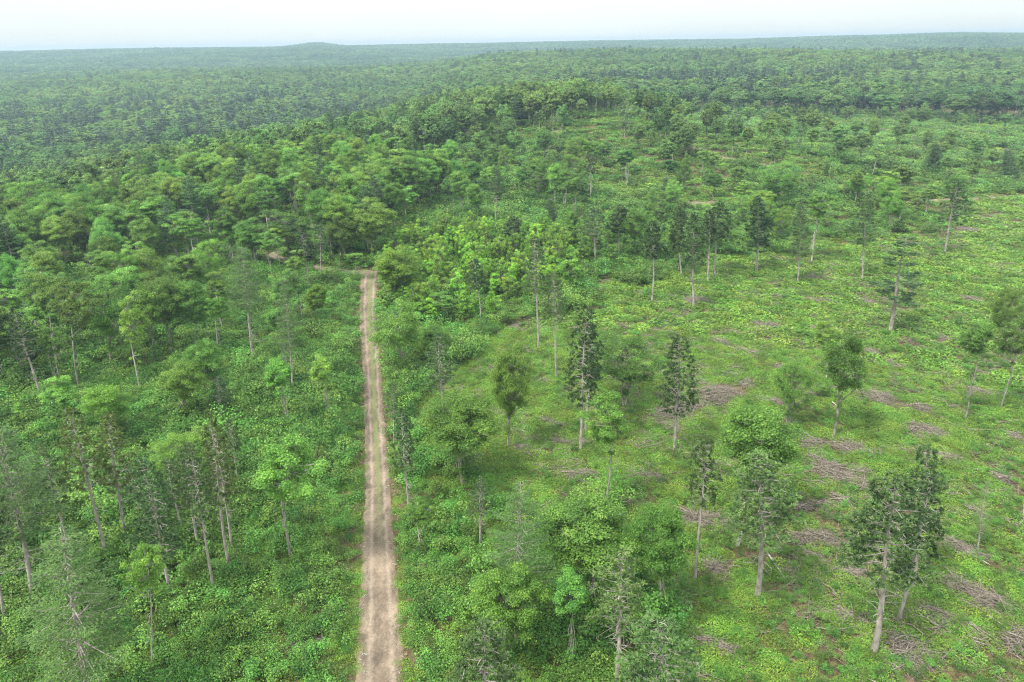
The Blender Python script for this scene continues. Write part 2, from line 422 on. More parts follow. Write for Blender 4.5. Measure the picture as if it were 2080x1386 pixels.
def redpine(seed, H=18., base=.52, Rc=2.5, nb=64, tufts=9, sparse=1., blade=.27, nbl=20, tr=.19, bw=.042):
    rng = np.random.default_rng(seed)
    top = np.array([rng.normal() * .25, rng.normal() * .25, H])
    tpts = bend(np.array([0, 0, -.4]), top, 12, rng, .008)
    rad = tr * (1 - np.linspace(0, 1, 12) ** 1.25 * .9); rad[0] *= 1.25
    tp = [tube(tpts, rad, 7)]
    at = lambda z: np.array([np.interp(z, tpts[:, 2], tpts[:, k]) for k in range(3)])
    V, T = [], []
    PO, DI, TI = [], [], []
    z0 = base * H
    lob = rng.uniform(.6, 1.25, 6)
    for i in range(nb):
        t = (i + rng.random()) / nb
        z = z0 + (H - z0 - .3) * t
        env = ((1 - t) ** .65) * ((t + .12) ** .28) * 1.12
        a = i * 2.4 + rng.normal() * .4
        R = Rc * env * rng.uniform(.5, 1.2) * np.interp((a % 6.283) / 6.283 * 5, range(6), lob) + .25
        rise = R * rng.uniform(-.12, .3) * (0.6 + t)
        p0 = at(z); p1 = p0 + np.array([math.cos(a) * R, math.sin(a) * R, rise])
        br = bend(p0, p1, 5, rng, .07)
        tp.append(tube(br, [.05, .042, .032, .022, .01], 3))
        n = max(2, int(tufts * (R / Rc) * rng.uniform(.7, 1.3) * sparse + 1.5))
        for k in range(n):
            s = rng.uniform(.55, 1.04)
            q = np.array([np.interp(s, np.linspace(0, 1, 5), br[:, c]) for c in range(3)])
            sd = unit(rng.normal(size=3) * np.array([1, 1, .35]) + np.array([math.cos(a), math.sin(a), .25]) * .6)
            e = q + sd * rng.uniform(.2, .8) * (.35 + .5 * R / Rc)
            if k % 2 == 0: tp.append(tube(np.array([q, (q + e) / 2 + [0, 0, -.03], e]), [.018, .013, .008], 3))
            PO.append(e); DI.append(unit(sd + np.array([0, 0, .8]))); TI.append(np.clip(rng.normal(.42, .2), 0, 1))
    # dead lower branches
    for i in range(int(26 * (base / .5))):
        z = (base + .06 - (base - .14) * rng.random() ** 1.3) * H
        a = rng.uniform(0, 6.28); R = rng.uniform(.4, 2.2) * (z / z0)
        p0 = at(z); p1 = p0 + np.array([math.cos(a) * R, math.sin(a) * R, R * rng.uniform(-.35, .15)])
        b = bend(p0, p1, 4, rng, .09)
        tp.append(tube(b, [.034, .026, .018, .006], 3))
        if R > 1:
            for _ in range(2):
                q = b[2] + (b[3] - b[2]) * rng.random(); e = q + rng.normal(size=3) * .3
                tp.append(tube(np.array([q, e]), [.012, .005], 3))
    for k in range(5):
        PO.append(at(H - .1 - .2 * k)); DI.append(np.array([0, 0, 1.])); TI.append(.5)
    PO = np.array(PO); DI = np.array(DI); TI = np.array(TI)
    n = len(PO) * nbl
    po = np.repeat(PO, nbl, 0); di = unit(np.repeat(DI, nbl, 0) * .55 + unit(rng.normal(size=(n, 3))))
    L = blade * rng.uniform(.65, 1.2, n)[:, None]
    sd = unit(np.cross(di, rng.normal(size=(n, 3)))) * bw
    v = np.stack([po - sd * .6, po + sd * .6, po + di * L + sd * .7, po + di * L - sd * .7], 1).reshape(-1, 3)
    ti = np.clip(np.repeat(TI, nbl) + rng.normal(0, .14, n), 0, 1)
    return smooth(mesh('trunk', tp, M['pinebark'])), mesh('crown', [(v, np.arange(4 * n).reshape(n, 4))], M['redpine'], [ti])

def whitepine(seed, H=20., base=.42, Rc=3.8, step=.62, per=5, dens=2.8, tr=.21, leaf=.26, sparse=1., gap=0., mat='whitepine', lw=.26):
    rng = np.random.default_rng(seed)
    top = np.array([rng.normal() * .3, rng.normal() * .3, H])
    tpts = bend(np.array([0, 0, -.4]), top, 12, rng, .008)
    rad = tr * (1 - np.linspace(0, 1, 12) ** 1.15 * .92); rad[0] *= 1.25
    tp = [tube(tpts, rad, 7)]
    at = lambda z: np.array([np.interp(z, tpts[:, 2], tpts[:, k]) for k in range(3)])
    V, T = [], []
    z = base * H
    a0 = 0
    while z < H - .3:
        t = (z - base * H) / (H * (1 - base))
        if rng.random() < gap and .1 < t < .8: z += step; continue
        for k in range(per):
            a0 += 2 * np.pi / per + rng.normal() * .25
            env = (1 - t) ** .8 * (.62 + .38 * min(1, t * 5))
            R = Rc * env * rng.uniform(.6, 1.18) + .3
            if rng.random() > sparse: continue
            dr = np.array([math.cos(a0), math.sin(a0), 0])
            p0 = at(z + rng.normal() * .12)
            s = np.linspace(0, 1, 5)[:, None]
            br = p0 + dr * R * s + np.array([0, 0, 1]) * (R * (.02 + .18 * t) * s + .16 * R * (s ** 2) - .12 * R * s)
            tp.append(tube(br, np.array([.05, .042, .03, .02, .008]) * (.6 + R / Rc * .5), 3))
            n = int(110 * dens * (R / Rc) ** 1.3 + 14)
            ss = rng.uniform(.22, 1.04, n) ** .8
            q = np.stack([np.interp(ss, np.linspace(0, 1, 5), br[:, c]) for c in range(3)], 1)
            side = np.array([-dr[1], dr[0], 0])
            off = rng.normal(size=n) * (.30 * R * (1.05 - ss) + .14)
            q = q + side * off[:, None] + np.array([0, 0, 1]) * (rng.normal(size=n) * .10 + .05)[:, None]
            nr = unit(np.array([0, 0, 1.]) + rng.normal(size=(n, 3)) * .45)
            td = dr + side * np.sign(off)[:, None] * .6 + np.array([0, 0, .25])
            sz = leaf * rng.uniform(.6, 1.25, n)
            V.append(quads(q, nr, sz, sz * lw, rng, td))
            T.append(np.clip(rng.normal(.4 + rng.normal() * .1, .2, n), 0, 1))
        z += step * rng.uniform(.8, 1.25)
    for i in range(26):
        z = rng.uniform(min(.2, base * .5), base + .03) * H
        a = rng.uniform(0, 6.28); R = rng.uniform(.5, 2.4)
        p0 = at(z); p1 = p0 + np.array([math.cos(a) * R, math.sin(a) * R, R * rng.uniform(-.3, .2)])
        tp.append(tube(bend(p0, p1, 4, rng, .09), [.035, .026, .016, .006], 3))
    return smooth(mesh('trunk', tp, M['pinebark'])), mesh('crown', V, M[mat], T)

def shrub(seed, R=.9, Hh=1.1, n=330, leaf=.17, mat='shrub', nb=7):
    rng = np.random.default_rng(seed)
    V, T = [], []
    for k in range(nb):
        c = np.array([rng.normal() * R * .45, rng.normal() * R * .45, Hh * rng.uniform(.35, .8)])
        r = R * rng.uniform(.35, .6)
        m = int(n / nb)
        d = unit(rng.normal(size=(m, 3))); d[:, 2] = np.abs(d[:, 2]) * 1.1 - .25
        pos = c + d * r * rng.uniform(.5, 1.1, (m, 1)) * np.array([1, 1, .8])
        pos[:, 2] = np.maximum(pos[:, 2], .02)
        nr = unit(d * .5 + np.array([0, 0, .7]) + rng.normal(size=(m, 3)) * .4)
        sz = leaf * rng.uniform(.6, 1.3, m)
        V.append(quads(pos, nr, sz, sz * .6, rng))
        T.append(np.clip(rng.normal(.42 + rng.normal() * .2, .24, m), 0, 1))
    return mesh('shrub', V, M[mat], T)
def fern(seed, R=1.2, n=520, leaf=.195, hz=.55):
    rng = np.random.default_rng(seed)
    r = R * np.sqrt(rng.random(n)); a = rng.uniform(0, 6.28, n)
    pos = np.stack([r * np.cos(a), r * np.sin(a), rng.uniform(.05, hz, n) * (1.1 - .6 * r / R)], 1)
    nr = unit(np.array([0, 0, .9]) + rng.normal(size=(n, 3)) * .42)
    sz = leaf * rng.uniform(.5, 1.3, n)
    v = quads(pos, nr, sz, sz * .42, rng)
    return mesh('fern', [v], M['fern'], [np.clip(rng.normal(.45, .22, n), 0, 1)])

# ------------------------------------------------------------------ scene helpers
def link(o, parent=None):
    S.collection.objects.link(o)
    if parent is not None: o.parent = parent
    return o
def structure(name, me):
    o = link(bpy.data.objects.new(name, me)); o['kind'] = 'structure'; return o
def vnoise(x, y, s, seed=0):
    """smooth value noise 0..1 at wavelength s"""
    x = np.asarray(x) / s; y = np.asarray(y) / s
    xi = np.floor(x).astype(np.int64); yi = np.floor(y).astype(np.int64)
    fx = sm(x - xi); fy = sm(y - yi)
    def hsh(a, b):
        v = (a * 374761393 + b * 668265263 + seed * 974711) & 0x7fffffff
        v = ((v ^ (v >> 13)) * 1274126177) & 0x7fffffff
        return ((v ^ (v >> 16)) & 0xffff) / 65535.0
    return (hsh(xi, yi) * (1 - fx) + hsh(xi + 1, yi) * fx) * (1 - fy) + (hsh(xi, yi + 1) * (1 - fx) + hsh(xi + 1, yi + 1) * fx) * fy

# ------------------------------------------------------------------ ground
def terrain():
    rr = [4.0]
    while rr[-1] < 4500: rr.append(rr[-1] + max(2.2, rr[-1] * .017))
    rr = np.array(rr); na = 560
    aa = np.linspace(0, 2 * np.pi, na, endpoint=False)
    R_, A_ = np.meshgrid(rr, aa, indexing='ij')
    X, Y = R_ * np.sin(A_), R_ * np.cos(A_)
    v = np.stack([X, Y, hgt(X, Y)], -1).reshape(-1, 3)
    v = np.vstack([v, [[0, 0, float(hgt(0, 0))]]])
    i = np.arange(len(rr) - 1)[:, None] * na; j = np.arange(na)[None]; k = (np.arange(na)[None] + 1) % na
    f = np.stack([i + j, i + na + j, i + na + k, i + k], -1).reshape(-1, 4)
    c = len(v) - 1
    tri = np.stack([np.full(na, c), np.arange(na), (np.arange(na) + 1) % na], 1)
    return smooth(mesh('ground', [(v, f), (np.zeros((0, 3)), np.zeros((0, 3)))] if False else [(v, f)], M['ground']))
structure('ground', terrain())

TRACKS = []
def track(name, lp, rp, seed=0):
    """a worn strip over the ground between two edge lines (world xy), with ruts"""
    rng = np.random.default_rng(seed)
    lp = np.array(lp)[:, :2]; rp = np.array(rp)[:, :2]
    c = (lp + rp) / 2
    s = np.concatenate([[0], np.cumsum(np.linalg.norm(np.diff(c, axis=0), axis=1))])
    n = int(s[-1] / .8) + 2
    t = np.linspace(0, s[-1], n)
    L = np.stack([np.interp(t, s, lp[:, k]) for k in (0, 1)], 1); Rr = np.stack([np.interp(t, s, rp[:, k]) for k in (0, 1)], 1)
    w = unit(Rr - L)
    L = L + w * (rng.normal(size=(n, 1)) * .08 + .22 * (vnoise(t, t * 0, 5, 3)[:, None] - .5)); Rr = Rr + w * (rng.normal(size=(n, 1)) * .08 + .3 * (vnoise(t, t * 0, 4, 9)[:, None] - .5))
    m = 15
    u = np.linspace(0, 1, m)
    q = L[:, None] * (1 - u[None, :, None]) + Rr[:, None] * u[None, :, None]
    z = hgt(q[..., 0], q[..., 1]) + .10
    rut = -.05 * (np.exp(-((u - .28) / .09) ** 2) + np.exp(-((u - .76) / .09) ** 2))
    z = z + rut[None] - .10 * (np.abs(u - .5) > .49)[None] * 1.2
    v = np.concatenate([q, z[..., None]], -1).reshape(-1, 3)
    i = np.arange(n - 1)[:, None] * m; j = np.arange(m - 1)[None]
    f = np.stack([i + j, i + j + 1, i + m + j + 1, i + m + j], -1).reshape(-1, 4)
    me = smooth(mesh(name, [(v, f)], M['track']))
    uv = me.uv_layers.new(name='UVMap')
    U = np.stack([np.tile(u, n), np.repeat(t / s[-1], m)], 1)
    lv = np.zeros(len(me.loops), np.int32); me.loops.foreach_get('vertex_index', lv)
    uv.data.foreach_set('uv', U[lv].ravel().astype(np.float32))
    structure(name, me)
    TRACKS.append((np.stack([np.interp(t, s, c[:, k]) for k in (0, 1)], 1), float(np.linalg.norm(Rr - L, axis=1).mean()) / 2))
EDG = [(1386, 718, 824), (1240, 727, 812), (1100, 737, 803), (1000, 741, 794), (920, 741, 786), (800, 738, 778), (700, 733, 771), (640, 730, 765), (580, 731, 768), (551, 733, 772)]
lp = [P(l, y) for y, l, r in EDG]; rp = [P(r, y) for y, l, r in EDG]
lp.insert(0, lp[0] * 2 - lp[1] * 1.0); rp.insert(0, rp[0] * 2 - rp[1] * 1.0)
lp.insert(0, lp[0] * 3 - lp[1] * 2.0); rp.insert(0, rp[0] * 3 - rp[1] * 2.0)
track('dirt_track', lp, rp, 1)
def side_track(name, px, w, seed):
    c = np.array([P(*p) for p in px])[:, :2]
    # smooth
    d = unit(np.gradient(c, axis=0)); nn = np.stack([-d[:, 1], d[:, 0]], 1)
    track(name, c + nn * w / 2, c - nn * w / 2, seed)
side_track('side_track', [(752, 553), (715, 554), (680, 550), (640, 544), (600, 536), (568, 527), (548, 515)], 3.0, 2)
side_track('side_track', [(1395, 275), (1398, 290), (1425, 306), (1470, 319), (1510, 327), (1545, 334), (1575, 342)], 2.8, 3)
side_track('side_track', [(1340, 420), (1380, 416), (1420, 412), (1450, 411)], 3.2, 4)
side_track('side_track', [(1835, 412), (1900, 407), (1960, 405), (2010, 401), (2080, 398), (2160, 396)], 2.4, 5)
def track_dist(x, y):
    d = np.full(len(x), 1e9)
    for c, hw in TRACKS:
        cc = c[::3] if len(c) > 60 else c
        for k in range(0, len(cc), 200):
            q = cc[k:k + 200]
            d = np.minimum(d, np.sqrt((x[:, None] - q[None, :, 0]) ** 2 + (y[:, None] - q[None, :, 1]) ** 2).min(1) - hw)
    return d

# ------------------------------------------------------------------ geometry-node scatter for what nobody could count
def scatter(name, pts, rotz, scl, idx, sources, mat=None):
    """one object: instances of the source meshes over points (stuff only)"""
    me = bpy.data.meshes.new(name)
    n = len(pts)
    me.vertices.add(n); me.vertices.foreach_set('co', np.asarray(pts, np.float32).ravel())
    a = me.attributes.new('rz', 'FLOAT_VECTOR', 'POINT')
    rv = np.zeros((n, 3), np.float32); rv[:, 2] = rotz; a.data.foreach_set('vector', rv.ravel())
    a = me.attributes.new('sc', 'FLOAT_VECTOR', 'POINT')
    scl = np.asarray(scl, np.float32)
    if scl.ndim == 1: scl = np.repeat(scl[:, None], 3, 1)
    a.data.foreach_set('vector', scl.ravel())
    a = me.attributes.new('ix', 'INT', 'POINT'); a.data.foreach_set('value', np.asarray(idx, np.int32))
    o = link(bpy.data.objects.new(name, me))
    col = bpy.data.collections.new(name + '_sources')
    for k, s in enumerate(sources):
        q = bpy.data.objects.new('%s_source_%02d' % (name, k), s); col.objects.link(q)
    g = bpy.data.node_groups.new(name, 'GeometryNodeTree')
    g.interface.new_socket('Geometry', in_out='INPUT', socket_type='NodeSocketGeometry')
    g.interface.new_socket('Geometry', in_out='OUTPUT', socket_type='NodeSocketGeometry')
    N, L = g.nodes, g.links
    gi = N.new('NodeGroupInput'); go = N.new('NodeGroupOutput')
    ci = N.new('GeometryNodeCollectionInfo'); ci.inputs['Collection'].default_value = col
    ci.inputs['Separate Children'].default_value = True; ci.inputs['Reset Children'].default_value = True
    ip = N.new('GeometryNodeInstanceOnPoints')
    def na(nm, ty):
        q = N.new('GeometryNodeInputNamedAttribute'); q.data_type = ty; q.inputs['Name'].default_value = nm
        return q.outputs[0]
    L.new(gi.outputs[0], ip.inputs['Points']); L.new(ci.outputs[0], ip.inputs['Instance'])
    ip.inputs['Pick Instance'].default_value = True
    L.new(na('ix', 'INT'), ip.inputs['Instance Index'])
    L.new(na('rz', 'FLOAT_VECTOR'), ip.inputs['Rotation']); L.new(na('sc', 'FLOAT_VECTOR'), ip.inputs['Scale'])
    L.new(ip.outputs[0], go.inputs[0])
    md = o.modifiers.new('scatter', 'NODES'); md.node_group = g
    o['kind'] = 'stuff'
    return o
def joined(name, tr, cr):
    """trunk + crown in one mesh, for the uncounted far woods"""
    me = bpy.data.meshes.new(name)
    import bmesh
    bm = bmesh.new(); bm.from_mesh(cr)
    k = len(bm.faces)
    bm.from_mesh(tr); bm.faces.ensure_lookup_table()
    for f in bm.faces[k:]: f.material_index = 1
    bm.to_mesh(me); bm.free()
    me.materials.append(cr.materials[0]); me.materials.append(tr.materials[0])
    return me

# ------------------------------------------------------------------ the kinds of tree
PR = {}
# (trunk, crown, height, crown radius)
PR['oak'] = [(*broadleaf(11 + k, H=15, Rc=4.0, base=b, nclump=nc, nleaf=nl, flat=.85, open_=op, skew=sk), 15, 4.0)
             for k, (b, nc, nl, op, sk) in enumerate([(.36, 105, 360, .1, 0), (.30, 92, 340, .25, .15), (.40, 96, 360, .15, -.1), (.38, 74, 330, .45, .1), (.26, 118, 350, .2, 0), (.36, 100, 350, .2, .2)])]
PR['slim'] = [(*broadleaf(31 + k, H=15, Rc=2.3, base=b, nclump=54, nleaf=260, leaf=.20, tr=.12, flat=.9, bark='birch' if k % 2 else 'bark', open_=.4, skew=.2 * (k - 1)), 15, 2.3) for k, b in enumerate([.55, .5, .62, .45])]
PR['multi'] = [(*broadleaf(41 + k, H=13, Rc=4.0, base=.25, nclump=88, nleaf=280, tr=.16, stems=3, open_=.4, skew=.1 * k), 13, 4.0) for k in range(3)]
PR['young'] = [(*broadleaf(51 + k, H=7, Rc=1.7, base=.10, nclump=40, nleaf=150, leaf=.19, tr=.06, flat=1.2, open_=.1, sides=5), 7, 1.7) for k in range(5)]
PR['redpine'] = [(*redpine(61 + k, base=b, Rc=r, nb=nb, sparse=s), 18, r) for k, (b, r, nb, s) in enumerate([(.50, 2.5, 66, .95), (.46, 2.7, 60, .8), (.34, 2.6, 88, 1.0), (.55, 2.8, 56, .75)])]
PR['thinpine'] = [(*redpine(71 + k, base=b, Rc=2.6, nb=60, tufts=7, sparse=1.0, nbl=20), 18, 2.6) for k, b in enumerate([.5, .56, .44])]
PR['whitepine'] = [(*whitepine(81 + k, base=b, Rc=3.6, gap=g), 20, 3.6) for k, (b, g) in enumerate([(.42, 0), (.34, .1), (.50, .05)])]
PR['scraggly'] = [(*whitepine(91 + k, base=.35, Rc=3.0, step=.8, per=5, sparse=.8, gap=.2, dens=2.4, leaf=.2), 20, 3.0) for k in range(2)]
PR['fir'] = [(*whitepine(96, H=14, base=.08, Rc=2.6, step=.5, per=6, dens=1.8, tr=.15), 14, 2.6)]
# the same pines with needles grouped coarser, for beyond a hundred metres or so
PR['redpine_far'] = [(*redpine(161 + k, base=b, Rc=r, nb=nb, sparse=s, blade=.36, bw=.10, nbl=12), 18, r) for k, (b, r, nb, s) in enumerate([(.50, 2.5, 70, 1.1), (.46, 2.7, 62, 1.0), (.34, 2.6, 88, 1.1), (.55, 2.8, 60, .9)])]
PR['thinpine_far'] = [(*redpine(171 + k, base=b, Rc=2.6, nb=54, tufts=6, sparse=.9, blade=.34, bw=.09, nbl=11), 18, 2.6) for k, b in enumerate([.5, .56, .44])]
PR['whitepine_far'] = [(*whitepine(181 + k, base=b, Rc=3.6, gap=g, leaf=.38, lw=.34, dens=2.2, sparse=.8), 20, 3.6) for k, (b, g) in enumerate([(.42, 0), (.34, .1), (.50, .05)])]
PR['scraggly_far'] = [(*whitepine(191 + k, base=.35, Rc=3.2, step=.8, per=4, sparse=.75, gap=.35, dens=3.0, leaf=.38, lw=.4), 20, 3.2) for k in range(2)]
PR['nearpine'] = [(*whitepine(86, base=.34, Rc=3.6, gap=.12, leaf=.19, lw=.42, dens=2.6, sparse=.85), 20, 3.6)]
def deadtree(seed, H=14.):
    rng = np.random.default_rng(seed)
    t = bend(np.array([0, 0, -.4]), np.array([rng.normal() * .5, rng.normal() * .5, H]), 9, rng, .015)
    tp = [tube(t, .14 * (1 - np.linspace(0, 1, 9) * .85), 6)]
    lim = []
    for i in range(34):
        z = rng.uniform(.35, .98); k = z * 8; p0 = t[int(k)] + (t[min(8, int(k) + 1)] - t[int(k)]) * (k % 1)
        a = rng.uniform(0, 6.28); R = rng.uniform(.6, 2.6) * (1.25 - z)
        b = bend(p0, p0 + np.array([math.cos(a) * R, math.sin(a) * R, R * rng.uniform(-.1, .6)]), 4, rng, .1)
        lim.append(tube(b, [.04, .03, .018, .006], 3))
        for _ in range(2):
            q = b[2]; lim.append(tube(np.array([q, q + rng.normal(size=3) * .45]), [.014, .005], 3))
    return smooth(mesh('trunk', tp, M['dead'])), smooth(mesh('dead_branches', lim, M['dead']))
PR['dead'] = [(*deadtree(101 + k), 14, 2.0) for k in range(2)]

KN = {'oak': ('broadleaf_tree', 'broadleaf tree'), 'slim': ('broadleaf_tree', 'broadleaf tree'), 'multi': ('broadleaf_tree', 'broadleaf tree'),
      'young': ('young_tree', 'young tree'), 'redpine': ('pine_tree', 'pine tree'), 'thinpine': ('pine_tree', 'pine tree'),
      'whitepine': ('pine_tree', 'pine tree'), 'scraggly': ('pine_tree', 'pine tree'), 'nearpine': ('pine_tree', 'pine tree'), 'fir': ('pine_tree', 'pine tree'), 'dead': ('dead_tree', 'dead tree')}
GROUPS = {'broadleaf_tree': 'broadleaf trees of the wood and clearing', 'young_tree': 'young trees growing back', 'pine_tree': 'pines left standing', 'dead_tree': 'dead trees'}
COUNT = {}
def tree(kind, var, loc, H, R, rz, label, tint=(1, 1, 1), lean=(0, 0), group=None):
    nm, cat = KN[kind]
    if kind + '_far' in PR and loc[1] > 120: kind = kind + '_far'
    pr = PR[kind][var % len(PR[kind])]
    COUNT[nm] = COUNT.get(nm, 0) + 1
    e = bpy.data.objects.new(nm, None); S.collection.objects.link(e)
    e.empty_display_size = 1
    sx = R / pr[3]; sz = H / pr[2]
    rot = Matrix.Rotation(lean[0], 4, 'Y') @ Matrix.Rotation(-lean[1], 4, 'X') @ Matrix.Rotation(rz, 4, 'Z')
    e.matrix_world = Matrix.Translation(Vector(loc)) @ rot @ Matrix.Diagonal((sx, sx, sz, 1))
    e['label'] = label; e['category'] = cat; e['group'] = group or GROUPS[nm]
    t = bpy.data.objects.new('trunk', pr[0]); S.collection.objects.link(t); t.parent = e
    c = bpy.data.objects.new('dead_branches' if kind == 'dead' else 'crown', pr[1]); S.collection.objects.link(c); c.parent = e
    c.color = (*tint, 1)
    return e

